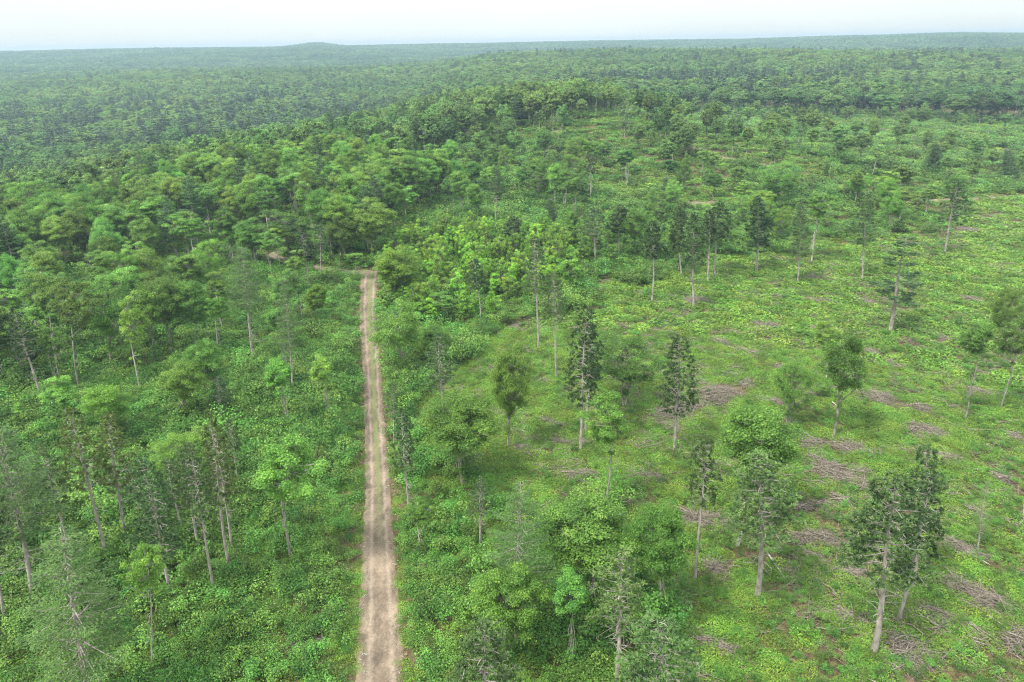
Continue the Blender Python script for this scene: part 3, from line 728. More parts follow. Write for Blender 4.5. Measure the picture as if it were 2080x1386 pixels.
# ------------------------------------------------------------------ trees one can point to: base and top in photo pixels, crown width in pixels
LIME, YEL, DK, BL, GR = (1.3, 1.38, 1.0), (1.25, 1.12, .85), (.85, .9, .92), (.85, 1.0, 1.1), (1.1, 1.0, 1.05)
HT = [
 # left foreground stand of red pines
 ('whitepine', 0, 67, 1223, -14, 850, 190, None, 'big white pine with thick trunk at the left edge of the picture'),
 ('redpine', 1, 58, 1127, 8, 905, 80, None, 'thinner pine directly behind the thick-trunked pine at the left edge'),
 ('thinpine', 0, 13, 1272, -40, 960, 90, None, 'pine cut by the left edge, only its lower trunk in view'),
 ('thinpine', 0, 220, 1142, 143, 828, 100, YEL, 'sparse red pine with long bare reddish trunk leaning left, below the lime-green tree'),
 ('thinpine', 1, 153, 1152, 85, 900, 75, None, 'short-crowned red pine left of the long bare leaning one'),
 ('thinpine', 2, 257, 1107, 218, 833, 95, YEL, 'sparse brownish-green red pine standing in front of the lime-green tree'),
 ('redpine', 2, 352, 1223, 300, 925, 110, DK, 'front red pine of the left stand, dark tufted crown above bare grey branches'),
 ('thinpine', 1, 437, 1213, 388, 900, 85, None, 'second front red pine of the left stand, pale trunk and many dead grey twigs'),
 ('thinpine', 2, 468, 1160, 428, 832, 95, YEL, 'tallest yellowish red pine at the right of the left stand'),
 ('thinpine', 0, 472, 1122, 436, 860, 70, YEL, 'slimmer red pine close behind the tallest yellowish red pine'),
 ('redpine', 0, 405, 1118, 375, 905, 75, DK, 'red pine with dark crown in the middle of the left stand'),
 ('redpine', 3, 375, 1100, 340, 930, 70, DK, 'small red pine with short orange trunk showing under dark crowns'),
 ('thinpine', 1, 485, 1003, 462, 850, 45, None, 'slender red pine behind and right of the left stand'),
 ('redpine', 1, 300, 1075, 262, 940, 80, None, 'half-hidden red pine between the leaning pine and the front red pine'),
 ('oak', 1, 370, 1010, 352, 888, 95, (1.15, 1.2, 1), 'rounded green broadleaf tree behind the dark crowns of the left pine stand'),
 ('redpine', 2, 447, 865, 440, 762, 48, DK, 'short dark pine above the left pine stand, beside the two rounded trees'),
 ('slim', 0, 592, 1137, 585, 893, 125, (1.0, 1.15, 1), 'tall airy broadleaf tree with pale stem in the shrubs between pine stand and track'),
 ('slim', 1, 308, 1356, 294, 1085, 70, (1.15, 1.15, 1), 'thin pale-stemmed birch in front of the left pine stand'),
 ('nearpine', 0, 190, 1470, 105, 1080, 270, (.85, .98, .82), 'large forked white pine filling the lower left corner'),
 ('oak', 0, 218, 905, 212, 778, 95, LIME, 'lime-green rounded tree above the left pine stand'),
 ('oak', 2, 368, 862, 363, 735, 82, (1.15, 1.15, 1), 'rounded mid-green tree right of the lime-green one'),
 ('whitepine', 2, 515, 742, 490, 492, 92, (1.05, 1.1, 1), 'tall cone-shaped white pine with twin grey trunk left of the track'),
 ('whitepine', 0, 595, 803, 575, 560, 72, (.95, 1.02, 1), 'narrow white pine with dead lower branches between the cone-shaped pine and the track'),
 ('slim', 3, 288, 812, 245, 592, 60, (1.15, 1.15, 1), 'birch with pale curved leaning trunk in the left shrubland'),
 ('slim', 0, 165, 808, 132, 570, 75, None, 'leaning oak with long thin trunk left of the curved birch'),
 ('slim', 2, 125, 782, 84, 548, 70, None, 'leaning thin-trunked tree near the left edge, second of the leaning row'),
 ('slim', 3, 92, 735, 38, 540, 75, None, 'leftmost of the leaning thin-trunked trees, trunk curving outward'),
 ('oak', 1, 225, 745, 208, 560, 92, None, 'oak with rounded crown in the left row, behind the curved birch'),
 ('oak', 3, 315, 735, 298, 562, 80, None, 'oak in the left row right of the curved birch'),
 ('oak', 2, 352, 730, 336, 566, 70, DK, 'darker oak in the left row, next to its right end'),
 ('oak', 0, 400, 722, 390, 568, 75, None, 'oak in the left row closest to the cone-shaped pine'),
 ('slim', 1, 446, 725, 438, 595, 48, LIME, 'slender bright-green tree just left of the cone-shaped white pine'),
 ('oak', 4, 282, 650, 278, 508, 85, LIME, 'yellowish rounded oak standing behind the left row'),
 ('oak', 5, 380, 645, 376, 522, 78, None, 'broad oak behind the left row, between the yellowish oak and the cone-shaped pine'),
 ('oak', 0, 640, 672, 640, 575, 48, LIME, 'small bright tree in the shrubs left of the far end of the track'),
 ('slim', 2, 722, 572, 722, 512, 36, (1.1, 1.15, 1), 'narrow tree at the left corner where the side track leaves'),
 ('thinpine', 0, 652, 560, 650, 455, 40, DK, 'thin greyish pine behind the side track'),
 ('oak', 1, 590, 535, 585, 435, 90, None, 'broad oak beyond the left end of the side track'),
 ('oak', 3, 690, 540, 690, 438, 70, (1.1, 1.1, 1), 'oak at the wood edge behind the side track junction'),
 ('oak', 4, 758, 530, 755, 408, 78, (1.1, 1.1, 1), 'oak standing right behind the end of the straight track'),
 # around the track, right side
 ('oak', 4, 800, 622, 800, 503, 85, LIME, 'tall bright broadleaf tree at the right corner of the track junction'),
 ('multi', 1, 823, 765, 806, 612, 105, (1.05, 1.12, 1), 'rounded oak whose low limb overhangs the right side of the track'),
 ('oak', 5, 872, 730, 880, 668, 70, (1.1, 1.15, 1), 'low bushy tree right of the overhanging oak'),
 ('thinpine', 2, 902, 848, 890, 680, 78, DK, 'sparse dark red pine with grey dead lower branches right of the overhanging oak'),
 ('thinpine', 0, 832, 1055, 812, 830, 72, DK, 'wispy dark pine leaning over the right edge of the track'),
 ('redpine', 1, 800, 900, 795, 775, 40, DK, 'small wispy pine behind the one leaning over the track'),
 ('redpine', 3, 977, 662, 966, 525, 44, DK, 'sparse red pine rising out of the pale young trees'),
 ('redpine', 3, 1094, 708, 1086, 478, 66, DK, 'tall red pine at the right end of the pale young trees'),
 ('thinpine', 1, 1130, 766, 1126, 552, 60, None, 'thin grey-twigged red pine in front of the tall one by the young trees'),
 ('redpine', 2, 1179, 914, 1190, 627, 84, (.75, .84, .78), 'dense dark red pine with long bare trunk in the middle of the picture'),
 ('redpine', 0, 1189, 875, 1200, 660, 70, (.9, .97, .95), 'red pine close behind the dense dark one, its trunk showing to the right'),
 ('multi', 0, 1267, 824, 1275, 690, 118, (.85, .95, .95), 'broad dark-green multi-stemmed tree right of the central dense red pine'),
 ('oak', 4, 1032, 912, 1034, 703, 76, (1.05, 1.12, 1), 'narrow oak with tapering crown left of the central dense red pine'),
 ('oak', 2, 942, 985, 945, 815, 155, (1.1, 1.15, 1), 'wide low-crowned oak between the track and the narrow oak'),
 ('redpine', 2, 1370, 915, 1384, 677, 92, (.8, .88, .8), 'single cone-topped red pine in the clearing beside the long brush pile'),
 ('slim', 0, 1225, 1042, 1242, 815, 88, (1.1, 1.15, 1), 'slender green tree with thin trunk in front of the multi-stemmed tree'),
 ('redpine', 3, 1324, 612, 1328, 448, 58, DK, 'sparse red pine with bare trunk at the far edge of the clearing, by the cluster'),
 ('thinpine', 0, 1210, 538, 1206, 420, 60, DK, 'greyish red pine left of the far pine cluster'),
 ('redpine', 0, 1257, 531, 1256, 415, 50, DK, 'dark red pine beside the greyish one left of the cluster'),
 ('redpine', 1, 1409, 623, 1412, 430, 66, DK, 'foremost red pine of the far cluster with twiggy bare trunk'),
 ('redpine', 3, 1437, 574, 1440, 425, 55, DK, 'red pine just behind the foremost one of the far cluster'),
 ('redpine', 0, 1452, 560, 1468, 408, 55, DK, 'right-hand red pine of the far cluster'),
 ('redpine', 2, 1385, 560, 1384, 412, 50, DK, 'left-hand red pine of the far cluster'),
 ('redpine', 2, 1536, 552, 1535, 398, 58, (.8, .85, .9), 'tall dark red pine standing alone right of the far cluster'),
 ('whitepine', 1, 1620, 576, 1632, 398, 60, DK, 'white pine with bare trunk at the far edge of the clearing, left of two'),
 ('slim', 1, 1648, 533, 1668, 380, 62, None, 'leafy thin-trunked tree between the two far white pines'),
 ('whitepine', 0, 1752, 569, 1768, 385, 62, DK, 'white pine with dark crown at the far edge of the clearing, right of two'),
 ('scraggly', 0, 1808, 675, 1848, 478, 125, (.6, .68, .62), 'scraggly dark pine with gaps between its branches in the clearing'),
 ('thinpine', 2, 1919, 513, 1945, 368, 60, DK, 'reddish-grey pine leaning right at the far right of the clearing'),
 ('oak', 3, 1693, 890, 1722, 668, 98, (.85, .95, .9), 'dark-green oak leaning right in the middle of the clearing'),
 ('slim', 3, 1678, 770, 1690, 640, 52, (1.1, 1.1, 1), 'slight young oak showing behind the leaning dark-green oak'),
 ('multi', 2, 1598, 862, 1608, 735, 74, (.9, 1, 1), 'small leafy tree left of the leaning dark-green oak'),
 ('slim', 2, 1961, 852, 1998, 655, 66, (.9, 1, .95), 'slender oak leaning right near the right edge of the clearing'),
 ('slim', 0, 2033, 828, 2064, 655, 68, None, 'slender tree at the right edge beside the leaning slender oak'),
 ('oak', 1, 2040, 730, 2048, 585, 56, None, 'small oak behind the two slender trees at the right edge'),
 ('oak', 0, 1540, 1050, 1540, 818, 170, (.72, .80, .75), 'large round-crowned oak in the middle of the right half'),
 ('redpine', 0, 1538, 1211, 1545, 915, 165, (.95, 1, .9), 'red pine with straight bare trunk in front of the large round-crowned oak'),
 ('redpine', 3, 1412, 1178, 1436, 888, 95, (.95, 1, .9), 'twiggy red pine left of the large round-crowned oak'),
 ('redpine', 0, 1774, 1326, 1835, 965, 190, (.75, .84, .78), 'foremost leaning red pine of the trio at the lower right'),
 ('redpine', 1, 1826, 1258, 1888, 950, 120, (.75, .84, .78), 'middle red pine of the lower right trio, behind the foremost'),
 ('redpine', 0, 1856, 1195, 1894, 903, 84, (.75, .84, .78), 'rearmost red pine of the lower right trio'),
 ('scraggly', 1, 1986, 1120, 2016, 975, 50, (1.1, 1.1, 1), 'small thin-stemmed pine right of the lower right trio'),
 ('nearpine', 0, 1050, 1300, 1046, 975, 178, (1.12, 1.15, 1), 'broad soft-needled white pine in the lower middle'),
 ('redpine', 1, 975, 1110, 973, 972, 66, DK, 'dark pine tip rising behind the broad white pine'),
 ('oak', 5, 1205, 1245, 1208, 1030, 185, (.85, .98, .92), 'big dark-green oak right of the broad white pine'),
 ('oak', 2, 1352, 1255, 1352, 1040, 130, (1.1, 1.15, 1), 'brighter oak right of the big dark-green oak'),
 ('oak', 4, 1028, 1345, 1024, 1150, 130, (1.1, 1.15, 1), 'light-green oak in front of the broad white pine'),
 ('redpine', 1, 1250, 1400, 1252, 1118, 155, (1, 1.05, .9), 'bushy-tufted red pine at the bottom between the oak and the two bottom pines'),
 ('redpine', 0, 985, 1540, 985, 1262, 170, (1, 1.05, .9), 'tufted red pine cut by the bottom edge near the track'),
 ('redpine', 2, 1340, 1530, 1345, 1238, 190, (.95, 1, .88), 'tufted red pine cut by the bottom edge, right of the bushy one'),
 ('slim', 2, 1162, 1362, 1160, 1165, 85, (.95, 1.05, 1), 'bare-stemmed leaning small tree left of the bushy-tufted red pine'),
 ('slim', 1, 632 + 225, 1120, 845, 1020, 52, (1, 1.1, 1), 'small thin tree beside the wispy pine on the track edge'),
 # middle distance landmarks
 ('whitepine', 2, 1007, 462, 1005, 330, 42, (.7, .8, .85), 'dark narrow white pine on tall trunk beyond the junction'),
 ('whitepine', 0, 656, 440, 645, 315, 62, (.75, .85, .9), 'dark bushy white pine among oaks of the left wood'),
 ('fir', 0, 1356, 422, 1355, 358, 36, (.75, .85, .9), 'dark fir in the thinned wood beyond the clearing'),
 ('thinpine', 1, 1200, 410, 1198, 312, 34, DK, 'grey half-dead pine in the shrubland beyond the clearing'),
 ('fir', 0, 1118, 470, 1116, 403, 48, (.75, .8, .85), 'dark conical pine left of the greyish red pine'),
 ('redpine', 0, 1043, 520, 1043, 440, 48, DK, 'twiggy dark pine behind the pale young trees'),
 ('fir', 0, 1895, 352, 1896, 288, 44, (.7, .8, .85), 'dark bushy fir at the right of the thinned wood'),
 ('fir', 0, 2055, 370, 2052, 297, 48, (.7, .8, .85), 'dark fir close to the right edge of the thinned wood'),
 ('dead', 0, 730, 350, 728, 318, 22, None, 'dead pale conifer snag at the dark wood edge'),
 ('oak', 1, 1575, 420, 1572, 335, 66, (.9, .97, .95), 'round dark oak beside the distant track'),
 ('oak', 3, 1285, 535, 1290, 425, 60, (1.1, 1.15, 1), 'bright leafy tree within the far pines'),
 ('oak', 2, 1378, 550, 1375, 455, 50, (1.1, 1.15, 1), 'leafy tree just left of the foremost far-cluster pine'),
 ('young', 1, 1150, 590, 1152, 515, 60, LIME, 'pointed bright young tree right of the tall red pine'),
]
LAND = []
def solve(bx, by, tx, ty):
    b = P(bx, by)
    d = ray(tx, ty)
    s = b[1] / d[1]
    top = np.array([0, 0, CAM_H]) + d * s
    return b, top[2] - b[2], top[0] - b[0]
rng = np.random.default_rng(5)
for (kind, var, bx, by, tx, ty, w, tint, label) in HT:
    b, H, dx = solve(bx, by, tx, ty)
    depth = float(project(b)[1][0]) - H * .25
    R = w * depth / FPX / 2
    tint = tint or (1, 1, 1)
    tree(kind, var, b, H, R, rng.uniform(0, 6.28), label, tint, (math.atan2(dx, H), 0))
    LAND.append((bx, by, b, label, H))
HTB = np.array([l[2][:2] for l in LAND])
print('hand trees H:', [(l[0], round(l[4], 1)) for l in LAND])

# ------------------------------------------------------------------ zones of the ground, drawn as outlines in the photograph and laid on the terrain
CLEAR = [(960, 695), (1050, 655), (1180, 600), (1230, 560), (1350, 556), (1560, 520), (1700, 500), (1850, 470), (1960, 430), (2150, 405), (2900, 400), (3300, 1900), (1500, 1900), (1430, 1500), (1400, 1386), (1380, 1180), (1300, 1090), (1160, 1070), (1040, 1000), (900, 905), (870, 800)]
WOOD = [(-1500, 660), (-200, 605), (0, 590), (200, 565), (330, 565), (480, 525), (560, 512), (640, 520), (700, 530), (775, 532), (800, 480), (860, 445), (900, 400), (820, 370), (930, 300), (1100, 262), (1230, 238), (1330, 216), (2080, 203), (2900, 198), (2900, 60), (-1500, 60)]
MED = [(800, 480), (1080, 455), (1300, 405), (1420, 400), (1500, 300), (1330, 222), (1100, 262), (930, 300), (820, 370), (900, 400)]
ROW = [(-400, 800), (60, 790), (300, 735), (470, 715), (470, 640), (480, 525), (330, 565), (200, 565), (0, 590), (-400, 610)]
REGEN = [(785, 655), (880, 675), (1000, 655), (1120, 610), (1180, 560), (1200, 515), (1110, 478), (1000, 485), (810, 492), (785, 560)]
EDGE = [(1110, 545), (1190, 560), (1350, 545), (1500, 520), (1500, 470), (1280, 452), (1120, 470)]
BUSHY = [(1500, 520), (1700, 500), (1850, 466), (1900, 400), (2080, 330), (2080, 320), (1500, 330), (1300, 405), (1280, 452), (1500, 470)]
def pj(x, y):
    return project(np.stack([x, y, hgt(x, y)], 1))[0]
def warp(x, y):
    return pj(x + 11 * (vnoise(x, y, 13, 51) - .5), y + 22 * (vnoise(x, y, 15, 52) - .5))
def grid(x0, x1, y0, y1, s, rng, jit=.85):
    gx, gy = np.meshgrid(np.arange(x0, x1, s), np.arange(y0, y1, s))
    x = gx.ravel() + (rng.random(gx.size) - .5) * s * jit * 1.6; y = gy.ravel() + (rng.random(gx.size) - .5) * s * jit * 1.6
    return x, y
def infr(x, y, mar=.06, k=.86):
    return (np.abs(x) < k * y + 14 + mar * y) & (y > 22)

# ------------------------------------------------------------------ woods: the nearest trees each a thing, the rest one uncounted mass
rng = np.random.default_rng(77)
cand = []
def add(x, y, kinds, Hs, Rs, zone, tints=None):
    for i in range(len(x)):
        k = kinds[rng.choice(len(kinds))]
        cand.append((x[i], y[i], k, rng.integers(0, 99), rng.uniform(*Hs), rng.uniform(*Rs), zone))
def away(x, y, r):
    if not len(HTB): return np.ones(len(x), bool)
    return np.sqrt((x[:, None] - HTB[None, :, 0]) ** 2 + (y[:, None] - HTB[None, :, 1]) ** 2).min(1) > r
x, y = grid(-420, 520, 90, 520, 6.2, rng)
m = infr(x, y) & (np.hypot(x, y) < 520); x, y = x[m], y[m]
pp = warp(x, y); td = track_dist(x, y); aw = away(x, y, 3.5)
ok = (td > 3.2) & aw
r = rng.random(len(x))
gapn = vnoise(x, y, 26, 4)
iW = inpoly(pp, WOOD) & ok & (r < .88) & (gapn > .14)
iM = inpoly(pp, MED) & ok & ~iW & (r < .27)
iR = inpoly(pp, ROW) & ok & ~iW & (r < .52)
iB = inpoly(pp, BUSHY) & ok & ~iM & (r < .15)
sc = ok & ~iW & ~iM & ~iR & ~iB & ~inpoly(pp, CLEAR) & (np.hypot(x, y) > 60)
iF = sc & (pp[:, 1] < 470) & (pp[:, 0] > 1050) & (r < .10)
iL = sc & (pp[:, 0] < 715) & (pp[:, 1] > 560) & (r < np.where(pp[:, 1] < 940, .34, .035))
iK = sc & (pp[:, 0] > 790) & (pp[:, 0] < 1300) & (pp[:, 1] > 640) & (r > .93)
OK6 = ['oak'] * 7 + ['slim'] * 2
add(x[iW], y[iW], OK6 + ['whitepine'] * (1), (13.5, 17.5), (3.0, 4.5), 'wood')
add(x[iM], y[iM], ['oak'] * 3 + ['slim'] * 3 + ['multi'], (9.5, 15), (2.2, 3.6), 'med')
add(x[iR], y[iR], ['oak'] * 3 + ['slim'] * 2, (12, 15.5), (2.4, 3.5), 'row')
add(x[iB], y[iB], ['oak', 'multi', 'slim'], (7, 12), (2.3, 3.6), 'bushy')
add(x[iF], y[iF], ['oak', 'oak', 'slim', 'multi', 'slim'], (8, 14), (2.0, 3.8), 'thin')
add(x[iL], y[iL], ['slim', 'slim', 'oak', 'slim', 'slim', 'thinpine'], (8, 14.5), (1.9, 3.1), 'left')
add(x[iK], y[iK], ['slim', 'oak', 'multi'], (5, 9.5), (1.5, 2.5), 'brush')
# young trees
x, y = grid(-160, 330, 60, 420, 3.1, rng)
m = infr(x, y); x, y = x[m], y[m]
pp = pj(x, y); ok = (track_dist(x, y) > 2.0) & away(x, y, 1.6); r = rng.random(len(x))
iG = inpoly(pp, REGEN) & ok & (r < .78)
iE = inpoly(pp, EDGE) & ok & (r < .45)
iB = inpoly(pp, BUSHY) & ok & ~iE & (r < .10)
iM = inpoly(pp, MED) & ok & (r < .05)
iS = ok & ~inpoly(pp, CLEAR) & ~inpoly(pp, WOOD) & ~iG & ~iE & ~iB & ~iM & (pp[:, 1] > 560) & (r < .012)
iC = ok & inpoly(pp, CLEAR) & (pp[:, 1] > 560) & (r < .004)
add(x[iG], y[iG], ['young'], (4.5, 9), (1.3, 2.2), 'regen')
add(x[iE], y[iE], ['young'], (4, 8), (1.3, 2.2), 'edge')
add(x[iB], y[iB], ['young'], (3.5, 6.5), (1.2, 2.0), 'bushyyoung')
add(x[iM], y[iM], ['young'], (3, 5.5), (1.0, 1.8), 'medyoung')
add(x[iS], y[iS], ['young'], (2.8, 5), (.9, 1.4), 'shrubyoung')
add(x[iC], y[iC], ['young'], (2.2, 4), (.7, 1.1), 'clearyoung')
cand.sort(key=lambda c: math.hypot(c[0], c[1]) - c[4] * 2)
LBL = {'wood': 'round-crowned green tree in the closed wood beyond the track junction', 'med': 'tree of the opened-up wood behind the junction, shrubs around its foot',
       'row': 'oak on thin trunk in the row along the left shrubland', 'bushy': 'leafy tree in the bushy belt behind the clearing', 'thin': 'scattered tree of the thinned wood far behind the clearing',
       'left': 'slim pale-trunked tree rising from the shrubs left of the track', 'brush': 'small tree in the brush between the track and the clearing', 'regen': 'pale-green young tree in the thicket right of the track', 'edge': 'young tree in the thicket under the far pine cluster',
       'bushyyoung': 'young bushy tree in the belt behind the clearing', 'medyoung': 'young tree in the shrubs of the opened-up wood', 'shrubyoung': 'sapling poking out of the dense shrubs beside the track',
       'clearyoung': 'small sapling standing alone in the low growth of the clearing'}
LPINE = {'left': 'thin sparse pine rising from the shrubs left of the track', 'wood': 'dark pine in the closed wood beyond the track junction', }
rest = []
CAP = {'broadleaf_tree': 296, 'young_tree': 290, 'pine_tree': 290}
kept = {}
for c in cand:
    nm = KN[c[2]][0]
    px, dep = project(np.array([[c[0], c[1], float(hgt(c[0], c[1])) + c[4]]]))
    inview = -15 < px[0, 0] < 2095 and px[0, 1] < 1400
    if inview and COUNT.get(nm, 0) < CAP[nm]:
        v = rng.uniform(.95, 1.45)
        tint = (v * rng.uniform(.85, 1.08), v, v * rng.uniform(.8, 1.05))
        if c[6] == 'regen': tint = (1.2 * v, 1.22 * v, 1.0)
        if c[6] in ('edge',): tint = (.95, 1.05, .95)
        if c[6] in ('thin', 'bushy', 'bushyyoung', 'medyoung') and rng.random() < .6: tint = (1.3, 1.3, 1.0)
        if nm == 'pine_tree': tint = (.75, .85, .9)
        lab = (LPINE if nm == 'pine_tree' else LBL)[c[6]]
        tree(c[2], int(c[3]), (c[0], c[1], float(hgt(c[0], c[1]))), c[4] * (1.15 if nm == 'pine_tree' else 1), c[5], rng.uniform(0, 6.28), lab, tint,
             (rng.normal() * .03, rng.normal() * .03), lab.split(' in ')[0] + 's, ' + c[6] if False else 'trees: ' + lab)
    else:
        rest.append(c)
print('individual', COUNT, 'rest near', len(rest))

# far trees, lighter meshes
far_src = []
FB = []
for k in range(5):
    t_, c_ = broadleaf(201 + k, H=15, Rc=3.9, base=.30 + .03 * k, nclump=84, nleaf=80, leaf=.52, open_=.1, flat=.88, sides=4, mat='far')
    FB.append(joined('far_broadleaf', t_, c_))
for k in range(2):
    t_, c_ = broadleaf(211 + k, H=15, Rc=2.3, base=.4, nclump=26, nleaf=34, leaf=.65, tr=.12, bark='birch', flat=.95, open_=.3, sides=4, mat='far')
    FB.append(joined('far_slim', t_, c_))
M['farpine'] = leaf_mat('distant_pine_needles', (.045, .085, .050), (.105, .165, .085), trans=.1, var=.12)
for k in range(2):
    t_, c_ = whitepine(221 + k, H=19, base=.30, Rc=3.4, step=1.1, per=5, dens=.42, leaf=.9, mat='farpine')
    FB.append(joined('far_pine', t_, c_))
t_, c_ = broadleaf(231, H=7, Rc=1.8, base=.08, nclump=22, nleaf=30, leaf=.5, tr=.06, flat=1.2, open_=.1, sides=4, mat='far')
FB.append(joined('far_young', t_, c_))
pts, rz, scl, ix = [], [], [], []
for c in rest:
    nm = KN[c[2]][0]
    pts.append((c[0], c[1], float(hgt(c[0], c[1])))); rz.append(rng.uniform(0, 6.28))
    if nm == 'young_tree': ix.append(9); scl.append((c[5] / 1.8, c[5] / 1.8, c[4] / 7))
    elif nm == 'pine_tree': ix.append(7 + c[3] % 2); scl.append((c[5] / 3.4, c[5] / 3.4, c[4] / 17))
    elif c[2] == 'slim': ix.append(5 + c[3] % 2); scl.append((c[5] / 3, c[5] / 3, c[4] / 15))
    else: ix.append(c[3] % 5); scl.append((c[5] / 3.9, c[5] / 3.9, c[4] / 15))
def belt(d0, d1, s, k=1.0):
    x, y = grid(-d1 * .8, d1 * .8, d0 * .6, d1, s, rng)
    d = np.hypot(x, y)
    m = infr(x, y) & (d >= d0) & (d < d1)
    return x[m], y[m]
x, y = belt(520, 1650, 8.2)
d = np.hypot(x, y)
right = x / y > .12
n1 = vnoise(x, y, 60, 1); n2 = vnoise(x, y, 22, 2)
keep = rng.random(len(x)) < np.where((right) & (d < 620), .35, .95)
keep &= n2 > .06
x, y, d, n1, right = x[keep], y[keep], d[keep], n1[keep], right[keep]
z = hgt(x, y)
conf = rng.random(len(x)) < np.where((x / y < -.15) & (d < 950), .34 * (n1 > .45) + .06, np.where(right, .16 * (n1 > .5), .05))
band = (np.abs(y - 690) < 45) & (x > 90) & (x < 330)      # a dark conifer stand edge
conf |= band & (rng.random(len(x)) < .5)
slim = (rng.random(len(x)) < np.where(right & (d > 620), .4, .08)) & ~conf
i = np.where(conf, 7 + rng.integers(0, 2, len(x)), np.where(slim, 5 + rng.integers(0, 2, len(x)), rng.integers(0, 5, len(x))))
sc_ = np.where(slim, rng.uniform(.85, 1.15, len(x)), rng.uniform(.95, 1.7, len(x)))
hh = np.where(conf, rng.uniform(.85, 1.1, len(x)), rng.uniform(.85, 1.15, len(x)))
st = .72 + .75 * vnoise(x, y, 130, 61) * (.5 + vnoise(x, y, 45, 62))     # older and younger stands
sc_ = sc_ * st; hh = hh * (.75 + .3 * st)
pts = np.vstack([np.array(pts).reshape(-1, 3), np.stack([x, y, z], 1)])
rz = np.concatenate([rz, rng.uniform(0, 6.28, len(x))]); ix = np.concatenate([ix, i])
scl = np.vstack([np.array(scl).reshape(-1, 3), np.stack([sc_, sc_, hh], 1)])
o = scatter('distant_woods', pts, rz, scl, ix, FB)
o['label'] = 'dense green woodland stretching away over valley and ridges behind the clearing'
print('woods', len(pts))
# the farthest hills: groups of crowns
def crowns(seed, n=26, ext=24.):
    g = np.random.default_rng(seed); V, T = [], []
    for k in range(n):
        c = np.array([g.uniform(-ext, ext), g.uniform(-ext, ext), g.uniform(6, 9)]); r = g.uniform(3.4, 5.6)
        m = 46
        dd = unit(g.normal(size=(m, 3))); dd[:, 2] = np.abs(dd[:, 2]) - .15
        pos = c + dd * r * np.array([1, 1, .9]) * g.uniform(.75, 1.05, (m, 1))
        sz = g.uniform(1.4, 2.8, m)
        V.append(quads(pos, unit(dd * .8 + g.normal(size=(m, 3)) * .35), sz, sz * .8, g))
        T.append(np.clip(g.normal(.4 + g.normal() * .15, .14, m), 0, 1))
    # the shaded canopy floor between them
    return mesh('crowns', V, M['hill'], T)
x, y = belt(1650, 3800, 27)
z = hgt(x, y)
o = scatter('distant_hill_woods', np.stack([x, y, z], 1), rng.uniform(0, 6.28, len(x)), rng.uniform(.9, 1.25, len(x)), rng.integers(0, 5, len(x)), [crowns(300 + k) for k in range(5)])
o['label'] = 'hazy blue-green wooded hills along the horizon'
print('hills', len(x))

# ------------------------------------------------------------------ undergrowth
SH = [shrub(401 + k, R=.9 + .15 * (k % 3), Hh=1.1 + .3 * (k % 4), n=520, leaf=.135, nb=8) for k in range(6)]
SL = [shrub(411 + k, R=1.0, Hh=1.2, n=170, leaf=.27) for k in range(4)]
SX = [shrub(421 + k, R=1.0, Hh=1.1, n=90, leaf=.42) for k in range(4)]
FE = [fern(431 + k) for k in range(5)]
FX = [fern(441 + k, n=200, leaf=.34) for k in range(4)]
PILES = []
def understory(s, d0, d1, seed):
    g = np.random.default_rng(seed)
    x, y = grid(-d1, d1, 20, d1, s, g)
    d = np.hypot(x, y)
    m = infr(x, y, .03, .82) & (d >= d0) & (d < d1)
    x, y, d = x[m], y[m], d[m]
    return x, y, d, warp(x, y), track_dist(x, y), g
sp_, sr_, ss_, si_ = [], [], [], []
fp_, fr_, fs_, fi_ = [], [], [], []
for (s, d0, d1, size, sset, fset, seed) in [(1.12, 38, 125, 1.0, (0, 6), (0, 5), 1), (1.65, 125, 210, 1.35, (6, 4), (5, 4), 2), (2.6, 210, 340, 2.0, (10, 4), (5, 4), 3), (4.2, 340, 600, 3.0, (10, 4), (5, 4), 4)]:
    x, y, d, pp, td, g = understory(s, d0, d1, 500 + seed)
    clear = inpoly(pp, CLEAR); wood = inpoly(pp, WOOD)
    n1 = vnoise(x, y, 9, 11); n2 = vnoise(x, y, 3.2, 12); n3 = vnoise(x, y, 22, 13)
    pshr = np.where(clear, .15 + .5 * (n1 > .66) + .3 * (n3 > .72), np.where(wood, .35, np.where((pp[:, 1] < 430) & (pp[:, 0] > 1050), .16 + .4 * (n3 > .58), .6 + .4 * n3)))
    lowl = (~clear) & (n1 < .22)
    pshr = np.where(lowl, .3, pshr)
    r = g.random(len(x))
    isS = (r < pshr) & (td > .55 + .5 * g.random(len(x)))
    k = isS
    hs = np.where(clear, g.uniform(.35, .75, len(x)), g.uniform(.75, 1.75, len(x)) * (.8 + .7 * n3)) * size
    hs *= np.clip(.35 + td / 3.2, .35, 1)
    sp_.append(np.stack([x[k], y[k], hgt(x[k], y[k]) - .05], 1)); sr_.append(g.uniform(0, 6.28, k.sum()))
    hz = hs[k] * g.uniform(.75, 1.25, k.sum())
    hz /= max(1, size * .82)
    ss_.append(np.stack([hs[k], hs[k], hz], 1)); si_.append(g.integers(0, 6, k.sum()))
    k = (~isS | (g.random(len(x)) < .25)) & (td > -.15) & ((clear & ((n2 * .6 + n1 * .4) > .11)) | (~clear & (g.random(len(x)) < .75)) | (td < 1.5))
    hs = g.uniform(.75, 1.3, k.sum()) * size * np.clip(.45 + td[k] / 3, .4, 1)
    fp_.append(np.stack([x[k], y[k], hgt(x[k], y[k]) - .02], 1)); fr_.append(g.uniform(0, 6.28, k.sum()))
    fs_.append(np.stack([hs, hs, hs * (.9 if size < 1.5 else .6)], 1)); fi_.append(fset[0] + g.integers(0, fset[1], k.sum()))
def cat(a): return np.concatenate(a)
fp, fr_, fs_, fi_ = cat(fp_), cat(fr_), cat(fs_), cat(fi_)
